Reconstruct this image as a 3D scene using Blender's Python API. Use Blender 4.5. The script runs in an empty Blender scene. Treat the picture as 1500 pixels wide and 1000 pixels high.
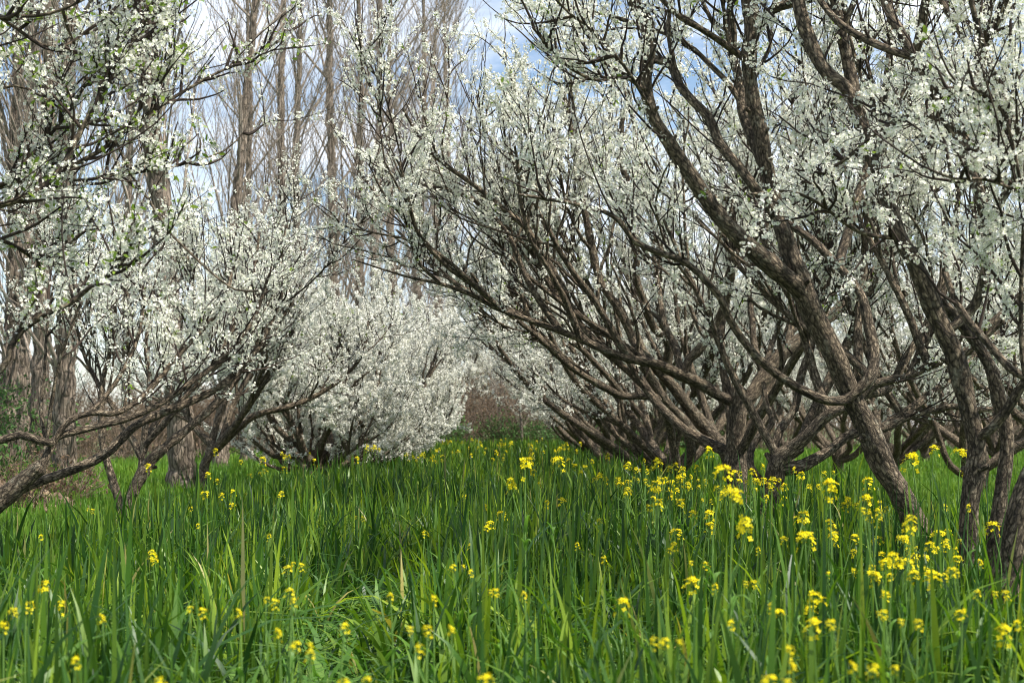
import bpy, math, random
import numpy as np

# ------------------------------------------------------------------ camera, sky, sun, exposure
scene = bpy.context.scene
COL = scene.collection
F = 2100.0            # focal length in photo pixels (1500 wide)
HC = 1.05             # camera height
HY = 625.0            # photo row of the horizon
cam_d = bpy.data.cameras.new("camera")
cam = bpy.data.objects.new("camera", cam_d)
COL.objects.link(cam)
cam.location = (0, 0, HC)
cam.rotation_euler = (math.pi / 2, 0, 0)
cam_d.sensor_width = 36
cam_d.lens = F / 1500 * 36
cam_d.shift_y = (HY - 500) / 1500
cam_d.clip_start = 0.1
cam_d.clip_end = 3000
cam_d.dof.use_dof = True
cam_d.dof.focus_distance = 8.6
cam_d.dof.aperture_fstop = 5.0
scene.camera = cam

SUN_EL = math.radians(56)
SUN_AZ = math.radians(114)     # clockwise from +Y (north): right and behind the camera
world = bpy.data.worlds.new("World")
scene.world = world
world.use_nodes = True
wn = world.node_tree
wn.nodes.clear()
w_out = wn.nodes.new("ShaderNodeOutputWorld")
w_bg = wn.nodes.new("ShaderNodeBackground")
w_sky = wn.nodes.new("ShaderNodeTexSky")
w_sky.sky_type = 'NISHITA'
w_sky.sun_disc = False
w_sky.sun_elevation = SUN_EL
w_sky.sun_rotation = SUN_AZ
w_sky.air_density = 1.0
w_sky.dust_density = 0.6
w_bg.inputs[1].default_value = 0.11
# thin clouds in the sky: noise on the view direction, squashed towards the horizon
w_tc = wn.nodes.new("ShaderNodeTexCoord")
w_map = wn.nodes.new("ShaderNodeMapping")
w_map.inputs['Scale'].default_value = (1.6, 1.6, 5.5)
w_noise = wn.nodes.new("ShaderNodeTexNoise")
w_noise.inputs['Scale'].default_value = 2.6
w_noise.inputs['Detail'].default_value = 7
w_noise.inputs['Roughness'].default_value = 0.6
w_ramp = wn.nodes.new("ShaderNodeValToRGB")
w_ramp.color_ramp.elements[0].position = 0.40
w_ramp.color_ramp.elements[0].color = (0, 0, 0, 1)
w_ramp.color_ramp.elements[1].position = 0.62
w_ramp.color_ramp.elements[1].color = (0.85, 0.85, 0.85, 1)
w_mix = wn.nodes.new("ShaderNodeMixRGB")
w_mix.inputs[2].default_value = (8.0, 8.4, 9.1, 1)
wn.links.new(w_tc.outputs['Generated'], w_map.inputs[0])
wn.links.new(w_map.outputs[0], w_noise.inputs['Vector'])
wn.links.new(w_noise.outputs[0], w_ramp.inputs[0])
wn.links.new(w_ramp.outputs[0], w_mix.inputs[0])
wn.links.new(w_sky.outputs[0], w_mix.inputs[1])
wn.links.new(w_mix.outputs[0], w_bg.inputs[0])
wn.links.new(w_bg.outputs[0], w_out.inputs[0])

sun_d = bpy.data.lights.new("sun", 'SUN')
sun_d.energy = 5.0
sun_d.angle = math.radians(0.6)
sun_d.color = (1.0, 0.95, 0.87)
sun = bpy.data.objects.new("sun", sun_d)
COL.objects.link(sun)
sun.rotation_euler = (math.pi / 2 - SUN_EL, 0, math.pi - SUN_AZ)

scene.view_settings.view_transform = 'Standard'
scene.view_settings.look = 'None'
scene.view_settings.exposure = 0.68
scene.view_settings.gamma = 1
scene.render.engine = 'CYCLES'
scene.cycles.max_bounces = 7
scene.cycles.diffuse_bounces = 3
scene.cycles.use_denoising = True
scene.cycles.filter_width = 0.95

rng = np.random.default_rng(7)

def at(px, py, D):
    return np.array([(px - 750) / F * D, D, HC - (py - HY) / F * D])

# ------------------------------------------------------------------ materials
def mat_new(name):
    m = bpy.data.materials.new(name)
    m.use_nodes = True
    m.node_tree.nodes.clear()
    return m, m.node_tree.nodes, m.node_tree.links

def ramp(nodes, stops):
    r = nodes.new("ShaderNodeValToRGB")
    el = r.color_ramp.elements
    while len(el) < len(stops):
        el.new(0.5)
    for e, (p, c) in zip(el, stops):
        e.position = p
        e.color = (*c, 1)
    return r

def mat_bark(name, c0, c1, c2, stretch=0.22, scale=34, bump=0.9, dist=0.012, crack=0.5):
    m, N, L = mat_new(name)
    out = N.new("ShaderNodeOutputMaterial")
    b = N.new("ShaderNodeBsdfPrincipled")
    b.inputs['Roughness'].default_value = 0.85
    b.inputs['Specular IOR Level'].default_value = 0.25
    a = N.new("ShaderNodeAttribute")
    a.attribute_name = "bark"
    mp = N.new("ShaderNodeMapping")
    mp.inputs['Scale'].default_value = (1, 1, stretch)
    L.new(a.outputs['Vector'], mp.inputs[0])
    n1 = N.new("ShaderNodeTexNoise")
    n1.inputs['Scale'].default_value = scale
    n1.inputs['Detail'].default_value = 6
    n1.inputs['Roughness'].default_value = 0.65
    L.new(mp.outputs[0], n1.inputs['Vector'])
    v = N.new("ShaderNodeTexVoronoi")
    v.feature = 'DISTANCE_TO_EDGE'
    v.inputs['Scale'].default_value = scale * 0.9
    wv = N.new("ShaderNodeVectorMath")
    wv.operation = 'MULTIPLY_ADD'
    wv.inputs[1].default_value = (0.03, 0.03, 0.03)
    L.new(n1.outputs['Color'], wv.inputs[0])
    L.new(mp.outputs[0], wv.inputs[2])
    L.new(wv.outputs[0], v.inputs['Vector'])
    n2 = N.new("ShaderNodeTexNoise")
    n2.inputs['Scale'].default_value = 5
    n2.inputs['Detail'].default_value = 4
    L.new(a.outputs['Vector'], n2.inputs['Vector'])
    r1 = ramp(N, [(0.3, c0), (0.52, c1), (0.72, c2)])
    L.new(n1.outputs[0], r1.inputs[0])
    vr = ramp(N, [(0.0, (crack, crack, crack)), (0.14, (1, 1, 1))])
    L.new(v.outputs[0], vr.inputs[0])
    mx = N.new("ShaderNodeMixRGB")
    mx.blend_type = 'MULTIPLY'
    mx.inputs[0].default_value = 1
    L.new(r1.outputs[0], mx.inputs[1])
    L.new(vr.outputs[0], mx.inputs[2])
    r2 = ramp(N, [(0.35, (0.72, 0.70, 0.68)), (0.7, (1.25, 1.2, 1.12))])
    L.new(n2.outputs[0], r2.inputs[0])
    mx2 = N.new("ShaderNodeMixRGB")
    mx2.blend_type = 'MULTIPLY'
    mx2.inputs[0].default_value = 1
    L.new(mx.outputs[0], mx2.inputs[1])
    L.new(r2.outputs[0], mx2.inputs[2])
    n3 = N.new("ShaderNodeTexNoise")
    n3.inputs['Scale'].default_value = 11
    n3.inputs['Detail'].default_value = 8
    n3.inputs['Roughness'].default_value = 0.75
    L.new(a.outputs['Vector'], n3.inputs['Vector'])
    r3 = ramp(N, [(0.56, (0, 0, 0)), (0.66, (0.55, 0.55, 0.55))])
    L.new(n3.outputs[0], r3.inputs[0])
    mx3 = N.new("ShaderNodeMixRGB")
    mx3.inputs[2].default_value = (c2[0] * 0.92, c2[1] * 1.02, c2[2] * 1.05, 1)
    L.new(r3.outputs[0], mx3.inputs[0])
    L.new(mx2.outputs[0], mx3.inputs[1])
    L.new(mx3.outputs[0], b.inputs['Base Color'])
    ad = N.new("ShaderNodeMath")
    ad.operation = 'ADD'
    L.new(n1.outputs[0], ad.inputs[0])
    L.new(vr.outputs[0], ad.inputs[1])
    bp = N.new("ShaderNodeBump")
    bp.inputs['Strength'].default_value = bump
    bp.inputs['Distance'].default_value = dist
    L.new(ad.outputs[0], bp.inputs['Height'])
    L.new(bp.outputs[0], b.inputs['Normal'])
    L.new(b.outputs[0], out.inputs[0])
    return m

def mat_leafy(name, stops, trans=0.35, rough=0.5, tcol=None, gloss=0.12, patch=None):
    """thin leaf or petal: random tint per blade or petal, light passing through"""
    m, N, L = mat_new(name)
    out = N.new("ShaderNodeOutputMaterial")
    g = N.new("ShaderNodeNewGeometry")
    r = ramp(N, stops)
    L.new(g.outputs['Random Per Island'], r.inputs[0])
    col = r.outputs[0]
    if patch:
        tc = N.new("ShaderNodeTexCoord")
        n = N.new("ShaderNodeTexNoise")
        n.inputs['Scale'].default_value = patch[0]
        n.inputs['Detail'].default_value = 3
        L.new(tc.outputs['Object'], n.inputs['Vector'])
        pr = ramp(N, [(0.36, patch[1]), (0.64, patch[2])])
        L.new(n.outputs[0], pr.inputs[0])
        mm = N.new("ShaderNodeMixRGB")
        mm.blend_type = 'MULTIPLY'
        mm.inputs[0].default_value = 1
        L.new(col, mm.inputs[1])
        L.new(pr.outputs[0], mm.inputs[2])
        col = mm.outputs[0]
    b = N.new("ShaderNodeBsdfPrincipled")
    b.inputs['Roughness'].default_value = rough
    b.inputs['Specular IOR Level'].default_value = gloss * 2
    L.new(col, b.inputs['Base Color'])
    t = N.new("ShaderNodeBsdfTranslucent")
    if tcol:
        tm = N.new("ShaderNodeMixRGB")
        tm.blend_type = 'MULTIPLY'
        tm.inputs[0].default_value = 1
        tm.inputs[2].default_value = (*tcol, 1)
        L.new(col, tm.inputs[1])
        L.new(tm.outputs[0], t.inputs[0])
    else:
        L.new(col, t.inputs[0])
    mx = N.new("ShaderNodeMixShader")
    mx.inputs[0].default_value = trans
    L.new(b.outputs[0], mx.inputs[1])
    L.new(t.outputs[0], mx.inputs[2])
    L.new(mx.outputs[0], out.inputs[0])
    return m

M_BARK = mat_bark("plum_bark", (0.034, 0.027, 0.020), (0.158, 0.126, 0.090), (0.44, 0.365, 0.265), stretch=0.42, scale=58, dist=0.016, bump=1.0, crack=0.4)
M_TWIG = mat_bark("twig_bark", (0.022, 0.016, 0.013), (0.050, 0.036, 0.028), (0.10, 0.075, 0.06), bump=0.3)
M_POP = mat_bark("poplar_bark", (0.09, 0.072, 0.056), (0.23, 0.19, 0.15), (0.38, 0.32, 0.26), stretch=0.14, scale=18, dist=0.05, crack=0.45)
M_POPTW = mat_bark("poplar_twig", (0.17, 0.145, 0.12), (0.31, 0.265, 0.22), (0.46, 0.405, 0.345), bump=0.2)
M_DRY = mat_bark("dry_twig", (0.10, 0.075, 0.055), (0.19, 0.145, 0.11), (0.30, 0.24, 0.18), bump=0.2)
M_PETAL = mat_leafy("plum_petal", [(0, (0.75, 0.75, 0.60)), (0.4, (0.86, 0.855, 0.77)), (1, (0.90, 0.89, 0.83))], 0.27, 0.6, gloss=0.05)
M_STAMEN = mat_leafy("plum_stamen", [(0, (0.55, 0.58, 0.18)), (1, (0.42, 0.50, 0.12))], 0.3)
M_YLEAF = mat_leafy("young_plum_leaf", [(0, (0.16, 0.26, 0.03)), (1, (0.26, 0.36, 0.05))], 0.45, 0.45)
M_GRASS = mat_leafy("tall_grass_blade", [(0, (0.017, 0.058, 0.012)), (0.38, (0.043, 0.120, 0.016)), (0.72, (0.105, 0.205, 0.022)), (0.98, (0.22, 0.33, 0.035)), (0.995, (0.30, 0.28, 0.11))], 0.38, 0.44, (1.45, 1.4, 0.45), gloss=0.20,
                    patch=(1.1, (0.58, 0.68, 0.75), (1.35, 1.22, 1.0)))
M_MEADOW = mat_leafy("meadow_blade", [(0, (0.08, 0.19, 0.022)), (0.6, (0.12, 0.25, 0.03)), (1, (0.20, 0.31, 0.05))], 0.4, 0.5, (1.1, 1.1, 0.7), gloss=0.12,
                     patch=(0.5, (0.75, 0.82, 0.8), (1.2, 1.1, 1.0)))
M_WEED = mat_leafy("weed_leaf", [(0, (0.07, 0.17, 0.03)), (0.6, (0.12, 0.25, 0.04)), (1, (0.20, 0.33, 0.07))], 0.45, 0.5, (1.1, 1.2, 0.6), gloss=0.15)
M_STEM = mat_leafy("mustard_stem", [(0, (0.12, 0.24, 0.05)), (1, (0.18, 0.30, 0.07))], 0.15, 0.5)
M_YEL = mat_leafy("mustard_petal", [(0, (0.82, 0.66, 0.008)), (0.6, (0.88, 0.75, 0.012)), (1, (0.90, 0.80, 0.03))], 0.3, 0.5, gloss=0.05)
M_BUD = mat_leafy("mustard_bud", [(0, (0.35, 0.42, 0.04)), (1, (0.55, 0.55, 0.05))], 0.2)
M_SHRUB = mat_leafy("shrub_leaf", [(0, (0.05, 0.12, 0.03)), (0.6, (0.08, 0.17, 0.04)), (1, (0.13, 0.22, 0.06))], 0.3)
M_DEAD = mat_leafy("dead_leaf", [(0, (0.10, 0.065, 0.04)), (0.6, (0.19, 0.13, 0.08)), (1, (0.30, 0.22, 0.14))], 0.25, 0.8, gloss=0.03)

def mat_ground():
    m, N, L = mat_new("meadow_soil")
    out = N.new("ShaderNodeOutputMaterial")
    b = N.new("ShaderNodeBsdfPrincipled")
    b.inputs['Roughness'].default_value = 0.95
    tc = N.new("ShaderNodeTexCoord")
    n1 = N.new("ShaderNodeTexNoise")
    n1.inputs['Scale'].default_value = 0.35
    n1.inputs['Detail'].default_value = 8
    n1.inputs['Roughness'].default_value = 0.7
    L.new(tc.outputs['Object'], n1.inputs['Vector'])
    r = ramp(N, [(0.3, (0.045, 0.085, 0.02)), (0.5, (0.075, 0.12, 0.028)), (0.66, (0.11, 0.115, 0.045)), (0.8, (0.13, 0.09, 0.055))])
    L.new(n1.outputs[0], r.inputs[0])
    L.new(r.outputs[0], b.inputs['Base Color'])
    n2 = N.new("ShaderNodeTexNoise")
    n2.inputs['Scale'].default_value = 9
    n2.inputs['Detail'].default_value = 6
    L.new(tc.outputs['Object'], n2.inputs['Vector'])
    bp = N.new("ShaderNodeBump")
    bp.inputs['Strength'].default_value = 0.8
    bp.inputs['Distance'].default_value = 0.05
    L.new(n2.outputs[0], bp.inputs['Height'])
    L.new(bp.outputs[0], b.inputs['Normal'])
    L.new(b.outputs[0], out.inputs[0])
    return m

M_GROUND = mat_ground()

def mat_bank():
    m, N, L = mat_new("bank_earth")
    out = N.new("ShaderNodeOutputMaterial")
    b = N.new("ShaderNodeBsdfPrincipled")
    b.inputs['Roughness'].default_value = 0.95
    tc = N.new("ShaderNodeTexCoord")
    n1 = N.new("ShaderNodeTexNoise")
    n1.inputs['Scale'].default_value = 2.4
    n1.inputs['Detail'].default_value = 8
    n1.inputs['Roughness'].default_value = 0.7
    L.new(tc.outputs['Object'], n1.inputs['Vector'])
    r = ramp(N, [(0.32, (0.07, 0.045, 0.03)), (0.5, (0.20, 0.135, 0.085)), (0.68, (0.34, 0.25, 0.16))])
    L.new(n1.outputs[0], r.inputs[0])
    L.new(r.outputs[0], b.inputs['Base Color'])
    bp = N.new("ShaderNodeBump")
    bp.inputs['Distance'].default_value = 0.08
    L.new(n1.outputs[0], bp.inputs['Height'])
    L.new(bp.outputs[0], b.inputs['Normal'])
    L.new(b.outputs[0], out.inputs[0])
    return m

M_BANK = mat_bank()

# ------------------------------------------------------------------ mesh building
class MB:
    """collects vertices, faces, material numbers and the straightened-bark coordinate"""
    def __init__(self):
        self.v, self.f, self.b = [], [], []
        self.n = 0
        self.smooth = True

    def add(self, verts, faces, mat=0, bark=None):
        verts = np.asarray(verts, np.float32).reshape(-1, 3)
        faces = np.asarray(faces, np.int32)
        self.v.append(verts)
        self.b.append(np.zeros_like(verts) if bark is None else np.asarray(bark, np.float32).reshape(-1, 3))
        self.f.append((faces + self.n, mat))
        self.n += len(verts)

    def tubes(self, P, R, sides, mat=0, lump=0.0, cap=False):
        """P (N,n,3) polylines, R (N,n) radii"""
        P = np.asarray(P, float)
        R = np.asarray(R, float)
        N, n, _ = P.shape
        if N == 0:
            return
        T = np.empty_like(P)
        T[:, 1:-1] = P[:, 2:] - P[:, :-2]
        T[:, 0] = P[:, 1] - P[:, 0]
        T[:, -1] = P[:, -1] - P[:, -2]
        T /= np.linalg.norm(T, axis=2, keepdims=True) + 1e-9
        ch = P[:, -1] - P[:, 0]
        ch /= np.linalg.norm(ch, axis=1, keepdims=True) + 1e-9
        ref = np.zeros((N, 3))
        k = np.argmin(np.abs(ch), axis=1)
        ref[np.arange(N), k] = 1
        ref -= ch * np.sum(ref * ch, axis=1, keepdims=True)
        ref /= np.linalg.norm(ref, axis=1, keepdims=True)
        U = np.cross(T, ref[:, None, :])
        U /= np.linalg.norm(U, axis=2, keepdims=True) + 1e-9
        V = np.cross(T, U)
        s = np.concatenate([np.zeros((N, 1)), np.cumsum(np.linalg.norm(np.diff(P, axis=1), axis=2), axis=1)], axis=1)
        off = rng.uniform(0, 50, (N, 1))
        a = np.arange(sides) * 2 * math.pi / sides
        ca, sa = np.cos(a), np.sin(a)
        rr = np.repeat(R[:, :, None], sides, axis=2)
        if lump:
            so = (s + off)[:, :, None]
            w = (np.sin(so * 17 + 2 * a + 1.3 * np.sin(so * 7)) + np.sin(so * 31 - 3 * a + 2) * 0.6 + np.sin(so * 9 + a) * 0.9
                 + np.sin(so * 53 + 5 * a) * 0.35 + np.sin(so * 83 - 7 * a + 3 * np.sin(so * 13)) * 0.45 + np.sin(so * 110 + 4 * a + 2 * np.sin(so * 23)) * 0.35)
            rr = rr * (1 + lump * w * 0.5)
        W = P[:, :, None, :] + rr[..., None] * (U[:, :, None, :] * ca[None, None, :, None] + V[:, :, None, :] * sa[None, None, :, None])
        B = np.empty_like(W)
        B[..., 0] = rr * ca + off[:, :, None]
        B[..., 1] = rr * sa
        B[..., 2] = (s + off)[:, :, None]
        idx = np.arange(N * n * sides).reshape(N, n, sides)
        nx = np.roll(idx, -1, axis=2)
        fc = np.stack([idx[:, :-1], nx[:, :-1], nx[:, 1:], idx[:, 1:]], axis=-1).reshape(-1, 4)
        self.add(W, fc, mat, B)
        if cap:   # round off the far end with a low cone
            base = self.n - N * n * sides
            tip = P[:, -1] + T[:, -1] * R[:, -1][:, None] * 0.6
            self.add(tip, np.zeros((0, 3), np.int32), mat, np.stack([off[:, 0], 0 * off[:, 0], s[:, -1] + off[:, 0]], 1))
            tb = self.n - N
            ring = idx[:, -1]
            f3 = np.stack([ring, np.roll(ring, -1, axis=1), np.repeat((np.arange(N))[:, None], sides, 1)], -1)
            f3 = f3.astype(np.int32)
            f3[..., :2] += base
            f3[..., 2] += tb
            self.f.append((f3.reshape(-1, 3), mat))

    def build(self, name, mats, parent=None, smooth=True, bark=True):
        me = bpy.data.meshes.new(name)
        v = np.concatenate(self.v)
        me.vertices.add(len(v))
        me.vertices.foreach_set("co", v.ravel())
        fs = [(f, m) for f, m in self.f if len(f)]
        loops = np.concatenate([f.ravel() for f, m in fs])
        tot = np.concatenate([np.full(len(f), f.shape[1], np.int32) for f, m in fs])
        mi = np.concatenate([np.full(len(f), m, np.int32) for f, m in fs])
        me.loops.add(len(loops))
        me.loops.foreach_set("vertex_index", loops.astype(np.int32))
        me.polygons.add(len(tot))
        st = np.concatenate([[0], np.cumsum(tot)[:-1]]).astype(np.int32)
        me.polygons.foreach_set("loop_start", st)
        me.polygons.foreach_set("material_index", mi)
        me.polygons.foreach_set("use_smooth", np.full(len(tot), smooth, bool))
        if bark:
            at_ = me.attributes.new("bark", 'FLOAT_VECTOR', 'POINT')
            at_.data.foreach_set("vector", np.concatenate(self.b).ravel())
        for m in (mats if isinstance(mats, (list, tuple)) else [mats]):
            me.materials.append(m)
        me.update(calc_edges=True)
        o = bpy.data.objects.new(name, me)
        COL.objects.link(o)
        if parent is not None:
            o.parent = parent
        return o

def thing(name, loc, label, cat, group=None, rz=0.0):
    o = bpy.data.objects.new(name, None)
    COL.objects.link(o)
    o.empty_display_size = 0.2
    o.location = loc
    o.rotation_euler = (0, 0, rz)
    return tag(o, label, cat, group)

def tag(o, label=None, cat=None, group=None, kind=None):
    for k, v in (("label", label), ("category", cat), ("group", group), ("kind", kind)):
        if v:
            o[k] = v
    return o

def copy_tree(o, parent=None):
    c = o.copy()
    COL.objects.link(c)
    c.parent = parent
    for ch in list(o.children):
        copy_tree(ch, c)
    return c

def unit(v):
    return v / (np.linalg.norm(v, axis=-1, keepdims=True) + 1e-9)

def rand_unit(r, n):
    return unit(r.normal(size=(n, 3)))

def catmull(pts, step):
    pts = np.asarray(pts, float)
    P = np.vstack([2 * pts[0] - pts[1], pts, 2 * pts[-1] - pts[-2]])
    out = []
    for i in range(1, len(P) - 2):
        L = np.linalg.norm(P[i + 1][:3] - P[i][:3])
        k = max(2, int(L / step))
        t = np.linspace(0, 1, k, endpoint=False)[:, None]
        a, b, c, d = P[i - 1], P[i], P[i + 1], P[i + 2]
        out.append(0.5 * (2 * b + (c - a) * t + (2 * a - 5 * b + 4 * c - d) * t ** 2 + (3 * b - a - 3 * c + d) * t ** 3))
    out.append(pts[-1:])
    return np.vstack(out)

# ------------------------------------------------------------------ growth (all branches of a level at once)
def grow(r, p0, d, L, n, up=0.25, wig=0.12, sag=0.0):
    N = len(p0)
    P = np.empty((N, n, 3))
    P[:, 0] = p0
    d = unit(d)
    st = (np.asarray(L) / (n - 1))[:, None]
    for i in range(1, n):
        d = unit(d + r.normal(size=(N, 3)) * wig + np.array([0, 0, up - sag * i / n]) / (n - 1) * 2)
        P[:, i] = P[:, i - 1] + d * st
    return P

def sample(r, P, per, lo=0.1, hi=1.0):
    """points and tangents at random places along polylines; per = how many on each"""
    N, n, _ = P.shape
    k = np.repeat(np.arange(N), per)
    s = r.uniform(lo, hi, len(k)) * (n - 1) * 0.999
    i = s.astype(int)
    f = (s - i)[:, None]
    a, b = P[k, i], P[k, i + 1]
    return a + (b - a) * f, unit(b - a), k, s / (n - 1)

def side_dirs(r, T, ang, up):
    q = rand_unit(r, len(T))
    q = unit(q - T * np.sum(q * T, axis=1, keepdims=True))
    a = r.uniform(ang[0], ang[1], len(T))[:, None]
    return unit(T * np.cos(a) + q * np.sin(a) + np.array([0, 0, up]))

def taper(N, n, r0, r1, p=1.0):
    t = np.linspace(0, 1, n) ** p
    return np.asarray(r0)[:, None] * (1 - t) + np.asarray(r1)[:, None] * t if np.ndim(r0) else np.tile(r0 * (1 - t) + r1 * t, (N, 1))

def plen(P):
    return np.linalg.norm(np.diff(P, axis=1), axis=2).sum(axis=1)

def clothe(r, mb, P, sec_step, sec_len, lod, lo=0.2, hi=1.0, up=0.35, tw_step=0.14, tw_len=(0.10, 0.32), radius=0.0075, tip_taper=True):
    """secondary branches and twigs on polylines P; returns the polylines that carry blossom"""
    L = plen(P)
    per = r.poisson(L * (hi - lo) / sec_step)
    if per.sum() == 0:
        return []
    p, t, k, s = sample(r, P, per, lo, hi)
    d = side_dirs(r, t, (0.5, 1.15), up * 0.6)
    l = r.uniform(sec_len[0], sec_len[1], len(p)) * (1.15 - 0.45 * s if tip_taper else 1)
    n2 = 8 if lod == 0 else 6
    S = grow(r, p, d, l, n2, up=up, wig=0.16)
    mb.tubes(S, taper(len(S), n2, radius, 0.0022), 5 if lod == 0 else 3, 1)
    per2 = r.poisson(l / tw_step)
    q, t2, k2, s2 = sample(r, S, per2, 0.15, 1.0)
    if len(q) == 0:
        return [S]
    d2 = side_dirs(r, t2, (0.5, 1.2), 0.2)
    l2 = r.uniform(tw_len[0], tw_len[1], len(q))
    n3 = 4
    W = grow(r, q, d2, l2, n3, up=0.2, wig=0.2)
    mb.tubes(W, taper(len(W), n3, 0.003, 0.0014), 3, 1)
    if True:
        q, t3, k3, s3 = sample(r, P, r.poisson(L * (hi - lo) * 2.2), lo, hi)
        if len(q):
            B = grow(r, q, side_dirs(r, t3, (0.4, 1.2), 0.3), r.uniform(0.3, 0.9, len(q)), 7, up=0.3, wig=0.10)
            mb.tubes(B, taper(len(B), 7, 0.0045 if lod == 0 else 0.006, 0.0016 if lod == 0 else 0.0025), 4, 1)
    return [S, W]

PETAL5 = None
def flower_template(lod):
    """verts, quads, material per quad; radius 1"""
    if lod == 0:      # five separate rounded petals round a stamen tuft
        v, f, m = [], [], []
        for i in range(5):
            a = i * 2 * math.pi / 5
            c, s = math.cos(a), math.sin(a)
            loc = [(0.10, 0, 0.0), (0.55, -0.36, 0.16), (1.0, 0, 0.26), (0.55, 0.36, 0.16)]
            b = len(v)
            v += [(x * c - y * s, x * s + y * c, z) for x, y, z in loc]
            f.append((b, b + 1, b + 2, b + 3))
            m.append(0)
        b = len(v)
        v += [(0.24, 0, 0.22), (0, 0.24, 0.22), (-0.24, 0, 0.22), (0, -0.24, 0.22)]
        f.append((b, b + 1, b + 2, b + 3))
        m.append(1)
        return np.array(v), np.array(f), np.array(m)
    if lod == 1:      # two crossed, folded petal pairs
        v = [(-1, 0, 0.25), (0, -0.55, -0.05), (1, 0, 0.25), (0, 0.55, -0.05), (0, -1, 0.28), (0.55, 0, 0.02), (0, 1, 0.28), (-0.55, 0, 0.02)]
        f = [(0, 1, 2, 3), (4, 5, 6, 7)]
        return np.array(v, float), np.array(f), np.array([0, 0])
    v = [(-1, 0.1, 0.2), (-0.1, -0.8, -0.1), (1, -0.1, 0.25), (0.15, 0.85, -0.05)]
    return np.array(v, float), np.array([(0, 1, 2, 3)]), np.array([0])

def scatter(mb, tv, tf, tm, pos, nrm, size, r, mats=None):
    """copies of a small template as real faces"""
    N = len(pos)
    if N == 0:
        return
    z = unit(nrm)
    x = rand_unit(r, N)
    x = unit(x - z * np.sum(x * z, axis=1, keepdims=True))
    y = np.cross(z, x)
    Mx = np.stack([x, y, z], axis=-1)                   # columns
    W = np.einsum('nij,vj->nvi', Mx, tv) * np.asarray(size)[:, None, None] + pos[:, None, :]
    nv = len(tv)
    base = (np.arange(N) * nv)[:, None, None]
    start = mb.n
    mb.add(W, np.zeros((0, 4), np.int32))
    for m in np.unique(tm):
        f = (tf[tm == m][None] + base).reshape(-1, tf.shape[1]) + start
        mb.f.append((f.astype(np.int32), int(m)))

LEAF_V = np.array([(0, 0, 0), (0.35, -0.22, 0.06), (0.75, -0.14, 0.10), (1, 0, 0.05), (0.75, 0.14, 0.10), (0.35, 0.22, 0.06)])
LEAF_V[:, 0] -= 0.0
LEAF_F = np.array([(0, 1, 4, 5), (1, 2, 3, 4)])
LEAF_M = np.array([0, 0])

def blossom(r, mb, lines, lod, density, size=0.0115, per=(6, 11), spread=0.0145, keep=None, patchy=0.5):
    """flower clusters along polylines; density = clusters per metre"""
    tv, tf, tm = flower_template(lod)
    allp = []
    for P in lines:
        if P is None or len(P) == 0:
            continue
        L = plen(P)
        vig = r.uniform(1 - patchy, 1 + patchy, len(P))
        cnt = r.poisson(L * density * vig)
        p, t, k, s = sample(r, P, cnt, 0.08, 1.0)
        if keep is not None and len(p):
            ok = keep(p)
            p, t = p[ok], t[ok]
        if len(p) == 0:
            continue
        o = rand_unit(r, len(p))
        o = unit(o - 0.7 * t * np.sum(o * t, axis=1, keepdims=True) + np.array([0, 0, 0.25]))
        c = p + o * r.uniform(0.004, 0.017, len(p))[:, None]
        m = r.integers(per[0], per[1] + 1, len(p))
        kk = np.repeat(np.arange(len(p)), m)
        q = c[kk] + r.normal(size=(len(kk), 3)) * spread
        nn = unit(q - p[kk]) + r.normal(size=(len(kk), 3)) * 0.45
        scatter(mb, tv, tf, tm, q, nn, size * r.uniform(0.75, 1.2, len(kk)), r)
        allp.append(c)
    return np.concatenate(allp) if allp else np.zeros((0, 3))

def young_leaves(r, centres, parent, frac, size=0.03):
    c = centres[r.random(len(centres)) < frac]
    if len(c) < 3:
        return
    c = np.repeat(c, 3, axis=0) + r.normal(size=(len(c) * 3, 3)) * 0.012
    mb = MB()
    n = rand_unit(r, len(c)) + np.array([0, 0, 0.6])
    scatter(mb, LEAF_V, LEAF_F, LEAF_M, c, n, size * r.uniform(0.6, 1.3, len(c)), r)
    return mb.build("young_foliage", M_YLEAF, parent, bark=False)

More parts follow.
